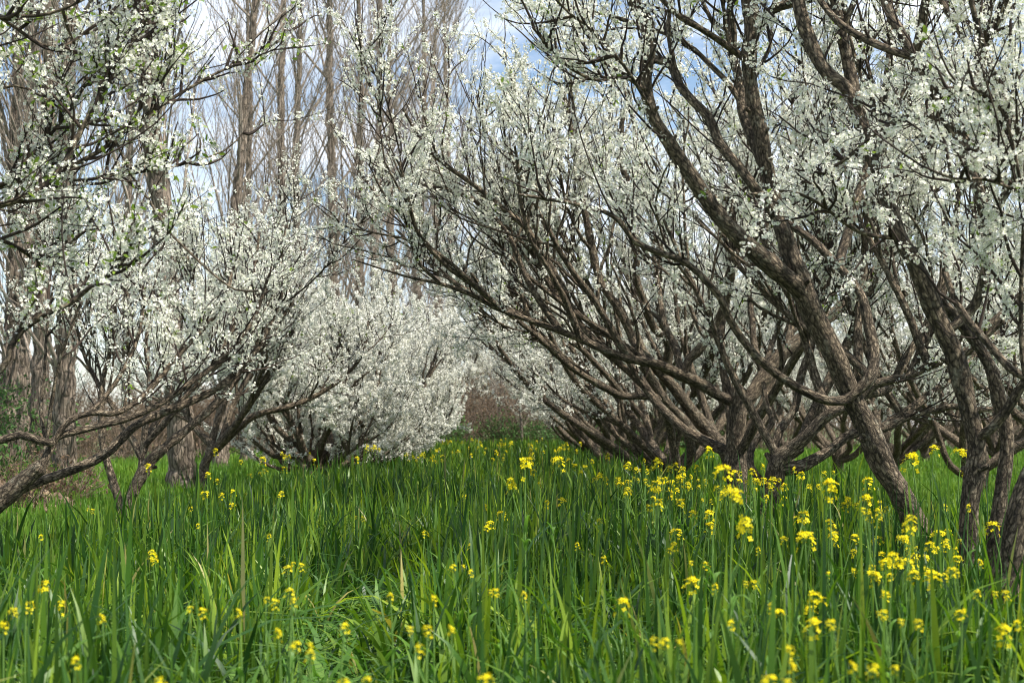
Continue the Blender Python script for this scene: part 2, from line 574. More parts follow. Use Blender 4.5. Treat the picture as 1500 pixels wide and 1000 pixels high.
# ------------------------------------------------------------------ plum trees grown whole (rows behind)
def plum_tree(seed, H=4.5, R=2.6, nl=9, lod=1, dens=26, fsize=0.015, label="", bias=None, sec_step=0.165, leaf=0.02, low=0.9, per=(2, 4), skirt=0):
    r = np.random.default_rng(seed)
    root = thing("plum_tree", (0, 0, 0), label, "plum tree", "plum trees in blossom")
    h = r.uniform(0.35, 0.6)
    lean = r.normal(size=2) * 0.08
    tp = catmull([(0, 0, -0.15), (lean[0] * 0.3, lean[1] * 0.3, h * 0.4), (lean[0], lean[1], h), (lean[0] * 1.2, lean[1] * 1.2, h + 0.16)], 0.06)[None]
    mb = MB()
    tr = np.interp(np.linspace(0, 1, tp.shape[1]), [0, 0.25, 0.8, 1], [0.17, 0.12, 0.115, 0.06])[None]
    mb.tubes(tp, tr, 12, 0, lump=0.10, cap=True)
    mb.build("trunk", M_BARK, root)
    lines_all = []
    ph = r.uniform(0, 6.28)
    for k in range(nl + skirt):
        az = ph + 2 * math.pi * k / nl + r.normal() * 0.25
        rr = R * r.uniform(0.6, 1.0)
        if bias is not None:
            rr *= 1 + 0.2 * math.cos(az - bias)
        z0 = h * r.uniform(0.6, 1.0)
        top = H * r.uniform(0.72, 0.95) * (1.12 - 0.30 * rr / R)
        if k >= nl:
            az = ph + 2 * math.pi * (k + 0.5) / max(skirt, 1)
            rr, top, z0 = R * r.uniform(0.55, 0.75), r.uniform(0.85, 1.25), h * 0.6
        c, s = math.cos(az), math.sin(az)
        q = []
        for t, u, w in ((0, 0.02, 0), (0.12, 0.16, 0.07), (0.3, 0.36, 0.22), (0.52, 0.60, 0.44), (0.76, 0.83, 0.71), (1, 1.0, 1.0)):
            wob = r.normal(size=3) * 0.10 * (0 if t == 0 else 1)
            q.append((lean[0] + c * rr * u + wob[0], lean[1] + s * rr * u + wob[1], z0 + (top - z0) * w + wob[2] * 0.5))
        pts = catmull(q, 0.12)
        n = len(pts)
        r0 = r.uniform(0.04, 0.065)
        tt = np.linspace(0, 1, n)
        rad = r0 * (1 - tt) ** 0.8 + 0.010
        lm = MB()
        lm.tubes(pts[None], rad[None], 9, 0, lump=0.10)
        P = pts[None]
        # sub-limbs
        ns = r.integers(4, 7)
        p, t, kk, s_ = sample(r, P, [ns], 0.18, 0.85)
        d = side_dirs(r, t, (0.4, 0.95), 0.35)
        l = r.uniform(1.0, 2.0, ns) * (1.2 - 0.6 * s_)
        S = grow(r, p, d, l, 9, up=0.42, wig=0.16)
        S[..., 2] = np.maximum(S[..., 2], 0.35)
        rs = np.interp(s_, tt, rad) * 0.62
        lm.tubes(S, taper(ns, 9, rs, np.full(ns, 0.006)), 6, 0, lump=0.08)
        li = clothe(r, lm, P, sec_step, (0.4, 1.0), lod, lo=0.28)
        li += clothe(r, lm, S, sec_step, (0.35, 0.9), lod, lo=0.18)
        lm.build("limb", [M_BARK, M_TWIG], root)
        lines_all += li + [S[:, 5:]]
    fb = MB()
    keep = lambda p: p[:, 2] > low + 0.5 * r.random(len(p)) - 0.25
    c = blossom(r, fb, lines_all, lod, dens * 1.5, fsize * 0.86, per, 0.016, keep)
    cr = fb.build("blossom_crown", [M_PETAL, M_STAMEN], root, bark=False, smooth=False)
    if leaf:
        young_leaves(r, c, cr, leaf, 0.035)
    return root

# ------------------------------------------------------------------ plum trees whose limbs follow the photograph
def traced_tree(seed, name_label, base, limbs, dens=40, per=(3, 6), lod=0, leaf=0.035, fsize=0.0115, extra=None, low=0.0, spread=0.0115, xs=0.13):
    """limbs: (part, [(px,py,depth)...], width0 px, width1 px, options)"""
    r = np.random.default_rng(seed)
    root = thing("plum_tree", tuple(base), name_label, "plum tree", "plum trees in blossom")
    base = np.asarray(base, float)
    lines, skel = [], []
    for part, pix, w0, w1, o in limbs:
        o = dict(o)
        w0 *= 0.84 - 0.16 * min(1, max(0, (w0 - 8) / 16))
        w1 *= 0.84 - 0.16 * min(1, max(0, (w1 - 8) / 16))
        D0, D1 = pix[0][2], pix[-1][2]
        pts = []
        ds = [0] + list(np.cumsum([math.hypot(b[0] - a[0], b[1] - a[1]) for a, b in zip(pix, pix[1:])]))
        for q, s in zip(pix, ds):
            D = q[2]
            pts.append(at(q[0], q[1], D) - base)
        thick = w0 * D0 / F / 2
        if skel:      # a limb begins at the middle of the limb that carries it
            host = np.concatenate([h for h, _ in skel])
            dd = np.linalg.norm(host - pts[0], axis=1)
            if dd.min() < 0.3:
                pts[0] = host[dd.argmin()]
        P = catmull(pts, 0.018 if thick > 0.03 else 0.05)
        n = len(P)
        t = np.linspace(0, 1, n)
        dep = P[:, 1] + base[1]
        rad = (w0 * (1 - t) + w1 * t) / F / 2 * dep
        if part == "trunk":
            rad = rad * (1 + 0.35 * np.clip((0.25 - P[:, 2]) / 0.3, 0, 1))
        # small crookedness
        if thick > 0.008:
            wv = np.stack([np.sin(t * n * 0.09 + i * 2.1 + r.uniform(0, 6)) for i in range(3)], 1) * rad[:, None] * 0.16
            P = P + wv * np.sin(np.pi * t)[:, None] ** 0.3
        rad = rad * (1 + 0.05 * np.sin(t * n * 0.16 + r.uniform(0, 6)) + 0.04 * np.sin(t * n * 0.067 + r.uniform(0, 6)))
        if thick > 0.012:
            for kb in range(int(n * 0.018 / 0.28) + 1):
                cb_ = r.uniform(0.1, 0.97)
                wd = r.uniform(1.0, 2.2) * rad.mean() / max(plen(P[None])[0], 0.1)
                rad = rad * (1 + r.uniform(0.03, 0.13) * np.exp(-((t - cb_) / wd) ** 2))
            skel.append((P, rad))
        mb = MB()
        sides = 22 if thick > 0.05 else 10 if thick > 0.02 else 7
        mb.tubes(P[None], rad[None], sides, 0, lump=0.075 if thick > 0.03 else 0.06, cap=True)
        # pruning knots
        for kn in range(o.get("knots", 3 if thick > 0.025 else 0)):
            i = r.integers(n // 5, n - 2)
            d = side_dirs(r, unit(P[i + 1] - P[i])[None], (1.0, 1.4), 0.1)[0]
            l = rad[i] * r.uniform(1.3, 1.9)
            kp = np.stack([P[i] + d * l * u for u in (0.2, 0.5, 0.8, 1.0)])
            mb.tubes(kp[None], np.array([[0.75, 0.62, 0.55, 0.42]]) * rad[i] * r.uniform(0.35, 0.65), 8, 0, lump=0.12, cap=True)
        lo = o.get("lo", 0.3)
        Pl = P[None, ::max(1, n // 40)]
        ss = o.get("step", 0.14) * 0.78
        if ss:
            ln = o.get("len", (0.3, 0.95))
            nsub = o.get("sub", 0)
            if nsub:
                p, tg, kk, s_ = sample(r, Pl, [nsub], max(lo, 0.15), 0.95)
                S = grow(r, p, side_dirs(r, tg, (0.45, 1.0), 0.3), r.uniform(0.9, 1.8, nsub) * o.get("sublen", 1), 10, up=0.4, wig=0.15)
                rs = np.interp(s_, t, rad) * 0.5
                mb.tubes(S, taper(nsub, 10, np.minimum(rs, 0.03), np.full(nsub, 0.005)), 7, 0, lump=0.06)
                lines += clothe(r, mb, S, ss, ln, lod, lo=0.12)
                lines.append(S[:, 5:])
            li = clothe(r, mb, Pl, ss, ln, lod, lo=lo, hi=o.get("hi", 1.0), up=o.get("up", 0.35))
            lines += li
        if o.get("self"):
            lines.append(Pl[:, int(Pl.shape[1] * o["self"]):])
        mb.build(part, [M_BARK, M_TWIG], root)
    if extra:
        # limbs the photograph hides or shows only through its blossom: grown outwards from the fork
        for ei, (p0, az, el, L, r0) in enumerate(extra):
            d = np.array([[math.cos(az) * math.cos(el), math.sin(az) * math.cos(el), math.sin(el)]])
            mb = MB()
            host = np.concatenate([h for h, _ in skel])
            hr = np.concatenate([h for _, h in skel])
            j = np.linalg.norm(host - (np.array(p0) - base), axis=1).argmin()
            r0 = min(r0 * 0.68, hr[j] * 0.8)
            P = grow(r, host[j][None], d, np.array([L * (0.78 if d[0, 0] < 0 else 1)]), 26, up=0.4, wig=0.06)
            t = np.linspace(0, 1, 26)
            rad = r0 * (1 - t) ** 0.8 + 0.009
            mb.tubes(P, rad[None], 10, 0, lump=0.09)
            ns = 5
            p, tg, kk, s_ = sample(r, P, [ns], 0.25, 0.9)
            S = grow(r, p, side_dirs(r, tg, (0.4, 0.95), 0.3), r.uniform(0.8, 1.7, ns), 10, up=0.4, wig=0.15)
            mb.tubes(S, taper(ns, 10, np.interp(s_, t, rad) * 0.6, np.full(ns, 0.005)), 6, 0, lump=0.06)
            lines += clothe(r, mb, P, xs, (0.3, 0.85), lod, lo=0.3)
            lines += clothe(r, mb, S, xs, (0.25, 0.75), lod, lo=0.2)
            lines.append(S[:, 5:])
            mb.build("limb", [M_BARK, M_TWIG], root)
    fb = MB()
    keep = (lambda p: p[:, 2] + base[2] > low + 0.6 * r.random(len(p)) - 0.3) if low else None
    c = blossom(r, fb, lines, lod, dens * 1.68, fsize * 0.77, per, spread, keep)
    cr = fb.build("blossom_crown", [M_PETAL, M_STAMEN], root, bark=False, smooth=False)
    if leaf:
        young_leaves(r, c, cr, leaf)
    return root

def px(D0, D1, *pts):
    """photo points with the depth running evenly from D0 to D1"""
    ds = [0] + list(np.cumsum([math.hypot(b[0] - a[0], b[1] - a[1]) for a, b in zip(pts, pts[1:])]))
    return [(p[0], p[1], D0 + (D1 - D0) * s / ds[-1]) for p, s in zip(pts, ds)]

# --- front tree of the right row, leaning left, forking into two great limbs
A = [
    ("trunk", px(7.6, 7.3, (1386, 935), (1372, 850), (1354, 795), (1336, 752), (1316, 712), (1292, 676), (1272, 632), (1248, 592), (1232, 552), (1216, 508), (1196, 468), (1180, 432), (1160, 405)),
     52, 43, {"step": 0, "knots": 3}),
    ("limb", px(7.3, 6.9, (1184, 440), (1160, 415), (1132, 392), (1080, 344), (1048, 308), (1012, 256), (980, 208), (956, 168), (946, 120), (950, 72), (946, 32), (928, 4), (912, -60), (900, -150)),
     38, 21, {"lo": 0.45, "step": 0.18, "knots": 5}),
    ("limb", px(7.3, 7.5, (1186, 446), (1176, 410), (1164, 384), (1148, 340), (1132, 292), (1120, 240), (1112, 192), (1102, 140), (1098, 88), (1102, 40), (1098, 0), (1090, -70), (1075, -160)),
     38, 26, {"lo": 0.5, "step": 0.2, "knots": 5}),
    ("limb", px(7.45, 7.2, (1102, 44), (1116, 28), (1138, 12), (1170, 4), (1215, -10), (1280, -50)), 20, 12, {"lo": 0.3, "step": 0.15}),
    ("limb", px(7.42, 6.9, (1098, 92), (1086, 82), (1048, 56), (1022, 40), (996, 26), (966, -4)), 17, 8, {"lo": 0.5, "step": 0.25}),
    ("limb", px(7.3, 6.7, (1234, 596), (1214, 586), (1180, 572), (1140, 548), (1112, 524), (1088, 496), (1068, 464), (1056, 436), (1024, 400), (996, 380), (960, 368), (928, 352), (908, 324), (880, 308), (840, 298), (800, 292), (760, 285)),
     24, 5, {"lo": 0.55, "step": 0.12, "len": (0.2, 0.6)}),
    ("limb", px(7.3, 7.9, (1250, 590), (1272, 556), (1279, 520), (1272, 480), (1260, 432), (1234, 396), (1212, 372), (1188, 348), (1160, 330), (1120, 300), (1090, 250)),
     26, 9, {"lo": 0.5, "step": 0.15}),
    ("limb", px(7.2, 7.7, (1138, 318), (1104, 272), (1080, 240), (1056, 212), (1040, 172), (1016, 148), (996, 124), (984, 96), (956, 86)), 25, 15, {"lo": 0.35, "step": 0.16}),
    ("limb", px(7.6, 7.7, (982, 100), (982, 70), (978, 36), (984, 0), (990, -60)), 10, 6, {"lo": 0.2, "step": 0.14}),
    ("limb", px(7.0, 6.4, (948, 128), (936, 126), (912, 110), (880, 118), (846, 106), (815, 82), (780, 40)), 8, 4, {"lo": 0.15, "step": 0.10, "len": (0.15, 0.45)}),
    ("limb", px(6.95, 6.3, (952, 160), (930, 120), (905, 85), (868, 45), (835, 20), (805, -10)), 7, 4, {"lo": 0.15, "step": 0.09, "len": (0.15, 0.5)}),
]
traced_tree(11, "front plum tree leaning left at the right of the aisle, forking into two thick limbs", at(1386, 925, 7.6) * [1, 1, 0], A, dens=12, per=(4, 9),
            extra=[((2.0, 7.4, 2.2), 1.2, 0.9, 2.4, 0.04), ((1.4, 7.3, 2.4), 2.2, 1.0, 2.3, 0.035)])

# --- twin-stemmed tree beside it
B = [
    ("trunk", px(6.35, 6.3, (1432, 985), (1422, 860), (1420, 764), (1426, 708), (1431, 652), (1420, 608), (1408, 560), (1396, 516), (1376, 472), (1360, 432), (1348, 404), (1330, 366)), 46, 36, {"step": 0, "knots": 3}),
    ("trunk", px(6.45, 6.5, (1452, 985), (1456, 860), (1461, 756), (1468, 700), (1474, 640), (1462, 580), (1452, 540), (1432, 504), (1404, 468), (1376, 436)), 40, 22, {"step": 0, "knots": 2}),
    ("limb", px(6.3, 6.7, (1334, 374), (1316, 340), (1300, 288), (1284, 240), (1272, 212), (1258, 175), (1240, 132), (1208, 104), (1184, 52), (1172, 10), (1160, -60)), 36, 24, {"lo": 0.4, "step": 0.2, "knots": 5}),
    ("limb", px(6.3, 6.0, (1432, 642), (1448, 630), (1472, 604), (1502, 556), (1540, 500), (1575, 430)), 22, 12, {"lo": 0.3, "step": 0.16}),
    ("limb", px(6.35, 6.0, (1412, 474), (1428, 445), (1444, 385), (1447, 340), (1460, 304), (1484, 268), (1502, 224), (1530, 170)), 20, 13, {"lo": 0.3, "step": 0.16}),
    ("limb", px(6.15, 6.3, (1447, 345), (1440, 300), (1424, 248), (1406, 200), (1384, 170), (1364, 118), (1338, 82)), 26, 24, {"lo": 0.3, "step": 0.16, "knots": 3}),
    ("limb", px(6.3, 6.6, (1338, 84), (1316, 78), (1272, 60), (1232, 36), (1204, 4), (1180, -40)), 18, 12, {"lo": 0.3, "step": 0.15}),
    ("limb", px(6.3, 6.5, (1336, 84), (1318, 46), (1298, 8), (1282, -50)), 22, 14, {"lo": 0.4, "step": 0.15}),
    ("limb", px(6.3, 6.1, (1340, 86), (1347, 48), (1356, 0), (1366, -60)), 20, 14, {"lo": 0.4, "step": 0.15}),
    ("limb", px(6.2, 5.9, (1386, 168), (1398, 134), (1432, 88), (1452, 50), (1466, 18), (1490, -40)), 17, 12, {"lo": 0.3, "step": 0.13}),
    ("limb", px(6.2, 6.6, (1386, 178), (1356, 168), (1324, 172), (1292, 188), (1264, 212), (1232, 238), (1200, 256), (1172, 270)), 9, 5, {"lo": 0.1, "step": 0.09, "len": (0.2, 0.55)}),
    ("limb", px(6.4, 5.9, (1330, 350), (1304, 348), (1260, 340), (1224, 316), (1196, 296), (1156, 280), (1100, 284)), 8, 4, {"lo": 0.1, "step": 0.12, "len": (0.2, 0.5)}),
]
traced_tree(12, "twin-stemmed plum tree with two rough trunks rising side by side near the right edge", at(1442, 980, 6.4) * [1, 1, 0], B, dens=12.5, per=(5, 10),
            extra=[((2.2, 6.4, 2.3), 0.9, 0.9, 2.2, 0.04), ((1.8, 6.6, 2.2), 1.9, 0.9, 2.2, 0.04)])

# --- nearest tree of the right row, mostly outside the frame
Rn = [
    ("trunk", px(5.6, 5.5, (1452, 1025), (1466, 880), (1482, 790), (1508, 715), (1545, 640), (1590, 560)), 74, 52, {"step": 0}),
    ("limb", px(5.5, 5.9, (1580, 580), (1550, 570), (1510, 556), (1480, 540), (1452, 508), (1424, 476), (1400, 440), (1385, 400)), 20, 12, {"lo": 0.6, "step": 0.2}),
    ("limb", px(5.5, 5.2, (1586, 566), (1570, 400), (1536, 290), (1502, 212), (1476, 160), (1460, 116), (1444, 76), (1428, 24), (1416, -30)), 22, 9, {"lo": 0.35, "step": 0.09}),
    ("limb", px(5.5, 5.4, (1570, 600), (1520, 590), (1500, 540), (1496, 470), (1497, 400), (1499, 330)), 10, 6, {"lo": 0.5, "step": 0.2}),
    ("limb", px(5.2, 4.9, (1536, 290), (1500, 285), (1462, 268), (1430, 262), (1398, 262), (1370, 252)), 8, 4, {"lo": 0.1, "step": 0.05, "len": (0.12, 0.34)}),
    ("limb", px(5.3, 5.0, (1560, 380), (1510, 320), (1478, 190), (1456, 150), (1420, 128), (1380, 130)), 8, 4, {"lo": 0.3, "step": 0.06, "len": (0.12, 0.36)}),
]
traced_tree(13, "dark plum trunk cut off by the right edge of the photo, nearest of its row", at(1452, 1015, 5.6) * [1, 1, 0], Rn, dens=11.5, per=(6, 12),
            extra=[((2.3, 5.5, 1.6), 0.4, 0.9, 2.2, 0.04)])

# --- the spreading tree in the middle of the right row
C = [
    ("trunk", px(12, 12, (1084, 818), (1080, 745), (1078, 700), (1079, 640), (1081, 596), (1084, 570)), 38, 36, {"step": 0, "knots": 1}),
    ("limb", px(12, 11.2, (1082, 592), (1056, 580), (1024, 560), (996, 548), (968, 536), (932, 528), (896, 516), (860, 500), (824, 486), (772, 468), (728, 452), (692, 432), (648, 416), (592, 404), (516, 380)), 25, 2, {"lo": 0.6, "step": 0.19, "len": (0.25, 0.7)}),
    ("limb", px(12, 12.6, (1084, 590), (1098, 580), (1120, 552), (1144, 520), (1180, 490), (1222, 460), (1252, 432), (1276, 404), (1300, 376), (1330, 320)), 32, 16, {"lo": 0.45, "step": 0.23, "sub": 3}),
    ("limb", px(11.9, 11.6, (998, 546), (1010, 526), (1024, 512), (1048, 476), (1060, 448), (1072, 400), (1076, 340), (1060, 270)), 18, 9, {"lo": 0.4, "step": 0.22, "sub": 3}),
    ("limb", px(11.7, 11.3, (858, 502), (846, 482), (828, 432), (804, 388), (772, 336), (744, 312), (696, 272), (656, 244), (624, 216), (590, 160)), 16, 5, {"lo": 0.35, "step": 0.17, "sub": 4, "sublen": 0.5}),
    ("limb", px(11.6, 11.9, (824, 488), (790, 440), (768, 400), (742, 340), (690, 290), (620, 270), (560, 250)), 13, 4, {"lo": 0.35, "step": 0.17, "sub": 3, "sublen": 0.5}),
    ("limb", px(12, 12.3, (934, 530), (928, 500), (908, 455), (880, 410), (862, 340), (848, 260), (836, 180), (820, 120)), 18, 8, {"lo": 0.35, "step": 0.19, "sub": 5}),
    ("limb", px(11.3, 11.0, (648, 416), (610, 380), (596, 330), (560, 280), (540, 240)), 6, 3, {"lo": 0.1, "step": 0.10, "len": (0.2, 0.6)}),
    ("limb", px(11.4, 11.2, (738, 454), (700, 420), (664, 388), (620, 352), (606, 326)), 9, 4, {"lo": 0.3, "step": 0.11, "len": (0.2, 0.6)}),
]
traced_tree(14, "dark-trunked plum tree with a wide low fork whose left limb reaches far over the aisle", at(1084, 814, 12) * [1, 1, 0], C, xs=0.26, dens=15, fsize=0.013, per=(5, 10),
            low=1.25, extra=[(at(*q), az, el, l, w) for q, az, el, l, w in (((1000, 550, 11.9), 2.3, 0.95, 2.5, 0.035), ((932, 528, 11.7), 3.5, 0.75, 2.6, 0.034), ((896, 516, 11.6), 2.6, 0.6, 2.5, 0.032), ((860, 500, 11.5), 3.7, 0.9, 2.2, 0.03), ((772, 468, 11.4), 2.9, 0.55, 2.0, 0.025), ((728, 452, 11.35), 3.3, 0.8, 1.8, 0.022), ((1040, 572, 11.9), 3.3, 0.35, 2.9, 0.036), ((1120, 552, 12.1), 1.9, 1.0, 2.6, 0.036), ((1180, 490, 12.3), 0.2, 0.9, 2.0, 0.03))] + [((1.9, 12, 0.8), 2.6, 0.5, 3.4, 0.06), ((1.9, 12, 0.9), 1.6, 0.8, 3.4, 0.06), ((1.9, 12, 0.9), 0.3, 0.7, 3.2, 0.06), ((1.9, 12.2, 0.8), -0.9, 0.85, 3.0, 0.05)])

# --- the leaning tree just behind it: several stems sweeping left
Dt = [
    ("trunk", px(14.5, 14.4, (1088, 790), (1072, 700), (1062, 660), (1040, 632), (1016, 604), (992, 574), (968, 548), (944, 520), (920, 470)), 30, 20, {"step": 0, "knots": 2}),
    ("limb", px(14.4, 14, (1056, 655), (1024, 640), (1000, 612), (976, 588), (956, 560), (936, 530), (900, 490), (870, 440), (840, 380), (810, 300)), 22, 9, {"lo": 0.5, "step": 0.24, "sub": 4}),
    ("limb", px(14.4, 13.6, (970, 550), (980, 505), (960, 480), (946, 450), (930, 404), (932, 376), (920, 320), (916, 260), (908, 236), (912, 160)), 18, 9, {"lo": 0.45, "step": 0.24, "sub": 3}),
    ("limb", px(14.4, 13.4, (1000, 614), (964, 584), (916, 580), (888, 568), (840, 540), (800, 505), (760, 470), (720, 440), (690, 400)), 18, 6, {"lo": 0.5, "step": 0.21, "sub": 3}),
    ("limb", px(14.4, 15.2, (1062, 662), (1100, 640), (1124, 600), (1120, 572), (1140, 520), (1160, 460)), 16, 9, {"lo": 0.5, "step": 0.27, "sub": 3}),
]
traced_tree(15, "plum tree leaning left close behind the wide low fork, stems bundled at the base", at(1088, 777, 14.5) * [1, 1, 0], Dt, xs=0.28, dens=15, fsize=0.0145, per=(4, 8), lod=1, low=1.25,
            extra=[(at(*q), az, el, l, w) for q, az, el, l, w in (((1016, 604, 14.4), 3.0, 0.9, 2.6, 0.036), ((964, 584, 14.2), 2.7, 0.65, 2.8, 0.034), ((916, 580, 14.1), 3.5, 0.8, 2.4, 0.032), ((888, 568, 14), 2.9, 0.45, 2.8, 0.03), ((800, 505, 13.8), 3.3, 0.7, 2.0, 0.025), ((1040, 632, 14.4), 3.2, 0.4, 3.2, 0.038))] + [((2.15, 14.5, 0.9), 0.8, 0.75, 3.2, 0.05), ((2.1, 14.5, 0.9), 2.2, 0.85, 3.2, 0.05)])

# --- second tree on the right whose low dark limb runs behind the front trunk
Et = [
    ("trunk", px(10.2, 10, (1118, 845), (1124, 770), (1134, 700), (1142, 672), (1170, 652)), 40, 34, {"step": 0}),
    ("limb", px(10, 9.6, (1140, 674), (1180, 640), (1212, 606), (1250, 590), (1284, 562), (1332, 552), (1364, 536), (1410, 520), (1470, 470)), 28, 9, {"lo": 0.45, "step": 0.18, "sub": 3}),
    ("limb", px(10, 10.4, (1136, 690), (1172, 684), (1212, 662), (1244, 636), (1292, 626), (1328, 612), (1356, 604), (1392, 596), (1440, 600), (1490, 590)), 28, 6, {"lo": 0.5, "step": 0.2}),
    ("limb", px(10, 10.6, (1282, 590), (1300, 568), (1330, 520), (1360, 470), (1384, 400), (1400, 330), (1405, 260)), 20, 9, {"lo": 0.4, "step": 0.16, "sub": 4}),
    ("limb", px(10.1, 10.8, (1128, 705), (1140, 640), (1164, 596), (1172, 552), (1188, 508), (1210, 420), (1215, 330)), 20, 10, {"lo": 0.5, "step": 0.16, "sub": 4}),
    ("limb", px(10.1, 10.5, (1120, 720), (1100, 684), (1104, 650), (1130, 620), (1122, 590), (1118, 560)), 14, 8, {"lo": 0.7, "step": 0.3}),
]
traced_tree(16, "low-limbed plum tree whose dark limbs run level behind the leaning front trunk", at(1118, 841, 10.2) * [1, 1, 0], Et, dens=14, fsize=0.0125, per=(5, 9), low=1.35, xs=0.2,
            extra=[(at(*q), az, el, l, w) for q, az, el, l, w in (((1212, 606, 9.9), 2.2, 1.0, 2.4, 0.04), ((1284, 562, 9.7), 2.5, 0.8, 2.3, 0.036), ((1332, 552, 9.7), 0.6, 0.9, 2.2, 0.036), ((1250, 590, 9.8), 1.2, 1.05, 2.5, 0.04), ((1364, 536, 9.6), 2.8, 0.95, 2.0, 0.032), ((1292, 626, 10.2), 0.4, 0.6, 2.4, 0.036), ((1328, 612, 10.2), 2.4, 0.9, 2.2, 0.034), ((1410, 520, 9.6), 0.2, 0.8, 2.0, 0.03), ((1142, 672, 10), 2.9, 0.8, 2.4, 0.036))] + [((2.1, 10.1, 1.0), 1.0, 0.7, 3.0, 0.05)])

# --- left row, first tree: trunk outside the frame, long limbs reaching in
L1 = [
    ("trunk", px(8.1, 8.1, (-90, 905), (-80, 840), (-60, 780), (-20, 745), (24, 712), (60, 684)), 52, 38, {"step": 0, "knots": 1}),
    ("limb", px(8.1, 9.4, (-30, 748), (4, 732), (44, 710), (84, 696), (132, 676), (160, 660), (180, 640), (204, 620), (240, 604), (280, 588), (320, 568), (352, 540), (380, 504), (400, 464), (416, 420), (412, 380), (420, 330)), 26, 5, {"lo": 0.45, "step": 0.09, "len": (0.2, 0.6), "knots": 2}),
    ("limb", px(8.1, 8.8, (60, 684), (76, 652), (84, 640), (104, 634), (152, 622), (190, 612), (236, 590), (280, 560), (330, 520), (370, 470), (395, 400)), 18, 5, {"lo": 0.45, "step": 0.09, "len": (0.2, 0.6)}),
    ("limb", px(8.1, 8.9, (80, 646), (98, 618), (132, 604), (172, 604), (215, 575), (262, 520), (300, 480), (330, 440), (345, 370)), 13, 5, {"lo": 0.3, "step": 0.09, "len": (0.2, 0.6)}),
    ("limb", px(8.0, 8.1, (-60, 650), (0, 644), (28, 636), (56, 644), (78, 648)), 16, 16, {"step": 0}),
    ("limb", px(8.1, 8.3, (70, 646), (60, 600), (66, 540), (70, 470), (82, 400)), 7, 4, {"lo": 0.6, "step": 0.14}),
    ("limb", px(8.1, 8.0, (72, 646), (76, 590), (90, 520), (120, 440)), 8, 4, {"lo": 0.5, "step": 0.12}),
    ("limb", px(8.9, 9.4, (260, 596), (286, 540), (284, 480), (284, 430), (276, 380), (262, 340)), 8, 4, {"lo": 0.3, "step": 0.08, "len": (0.2, 0.6)}),
    ("limb", px(8.7, 9.3, (236, 606), (280, 572), (330, 500), (358, 440), (372, 400), (380, 340)), 9, 4, {"lo": 0.3, "step": 0.08, "len": (0.2, 0.6)}),
    ("limb", px(8.3, 8.9, (130, 604), (170, 560), (200, 500), (210, 440), (204, 380)), 9, 4, {"lo": 0.3, "step": 0.08, "len": (0.2, 0.6)}),
]
traced_tree(17, "dark-limbed plum at the left edge, its forked limbs sweeping low across the meadow", at(-90, 897, 8.1) * [1, 1, 0], L1, dens=14, leaf=0.03, per=(5, 10))

# --- nearest tree of the left row: only its upper limbs hang into the frame
L0 = [
    ("trunk", px(5.0, 5.0, (-560, 1075), (-555, 980), (-540, 860), (-500, 760), (-440, 690)), 84, 60, {"step": 0}),
    ("limb", px(5.0, 5.5, (-450, 700), (-300, 520), (-150, 370), (-60, 312), (0, 300), (36, 288), (72, 266), (96, 236), (116, 196), (140, 156), (164, 116), (180, 88), (205, 40), (220, -10)), 30, 4, {"lo": 0.5, "step": 0.054, "len": (0.12, 0.4)}),
    ("limb", px(5.0, 5.9, (-440, 690), (-260, 480), (-120, 330), (0, 274), (70, 256), (120, 236), (160, 212), (200, 178), (240, 152), (280, 128), (316, 108), (350, 92), (410, 60)), 24, 3, {"lo": 0.45, "step": 0.054, "len": (0.12, 0.42)}),
    ("limb", px(5.5, 5.8, (72, 266), (108, 264), (168, 257), (224, 250), (272, 240), (330, 220), (360, 190)), 5, 2.5, {"lo": 0.1, "step": 0.054, "len": (0.1, 0.32)}),
    ("limb", px(5.6, 5.5, (168, 205), (152, 180), (172, 212), (192, 256), (220, 296), (248, 340), (280, 372), (308, 398), (344, 424), (378, 426)), 6, 4, {"step": 0}),
    ("limb", px(5.0, 5.2, (-460, 720), (-250, 660), (-120, 620), (0, 542), (14, 510), (34, 482), (72, 456), (100, 446), (132, 420), (160, 404), (184, 376), (190, 340)), 26, 5, {"lo": 0.55, "step": 0.054, "len": (0.12, 0.42)}),
    ("limb", px(5.0, 5.2, (-430, 690), (-300, 400), (-160, 140), (-60, 50), (0, 26), (50, 24), (92, 14), (140, -10)), 24, 5, {"lo": 0.5, "step": 0.054, "len": (0.12, 0.42)}),
    ("limb", px(5.2, 5.5, (92, 20), (100, 44), (109, 64)), 6, 5, {"step": 0}),
    ("limb", px(5.1, 5.6, (-160, 370), (-60, 180), (0, 130), (40, 130), (90, 160), (130, 190)), 12, 3, {"lo": 0.3, "step": 0.054, "len": (0.12, 0.4)}),
    ("limb", px(5.2, 5.9, (-100, 340), (0, 350), (60, 380), (110, 350), (140, 320)), 10, 3, {"lo": 0.3, "step": 0.054, "len": (0.12, 0.4)}),
    ("limb", px(5.4, 6.0, (0, 276), (80, 190), (150, 90), (200, 60), (226, 40), (232, -10)), 7, 3, {"lo": 0.1, "step": 0.054, "len": (0.12, 0.36)}),
    ("limb", px(5.6, 6.0, (236, 154), (232, 110), (226, 70), (222, 20)), 4, 2.5, {"lo": 0.1, "step": 0.054, "len": (0.1, 0.3)}),
    ("limb", px(5.2, 5.6, (0, 26), (80, 70), (150, 30), (200, 10)), 6, 3, {"lo": 0.0, "step": 0.054, "len": (0.12, 0.4)}),
]
traced_tree(18, "overhanging plum at upper left with leafy flowering branches and one bare black drooping branch", at(-560, 1066, 5.0) * [1, 1, 0], L0, dens=15, leaf=0.2, per=(3, 8), fsize=0.0105)

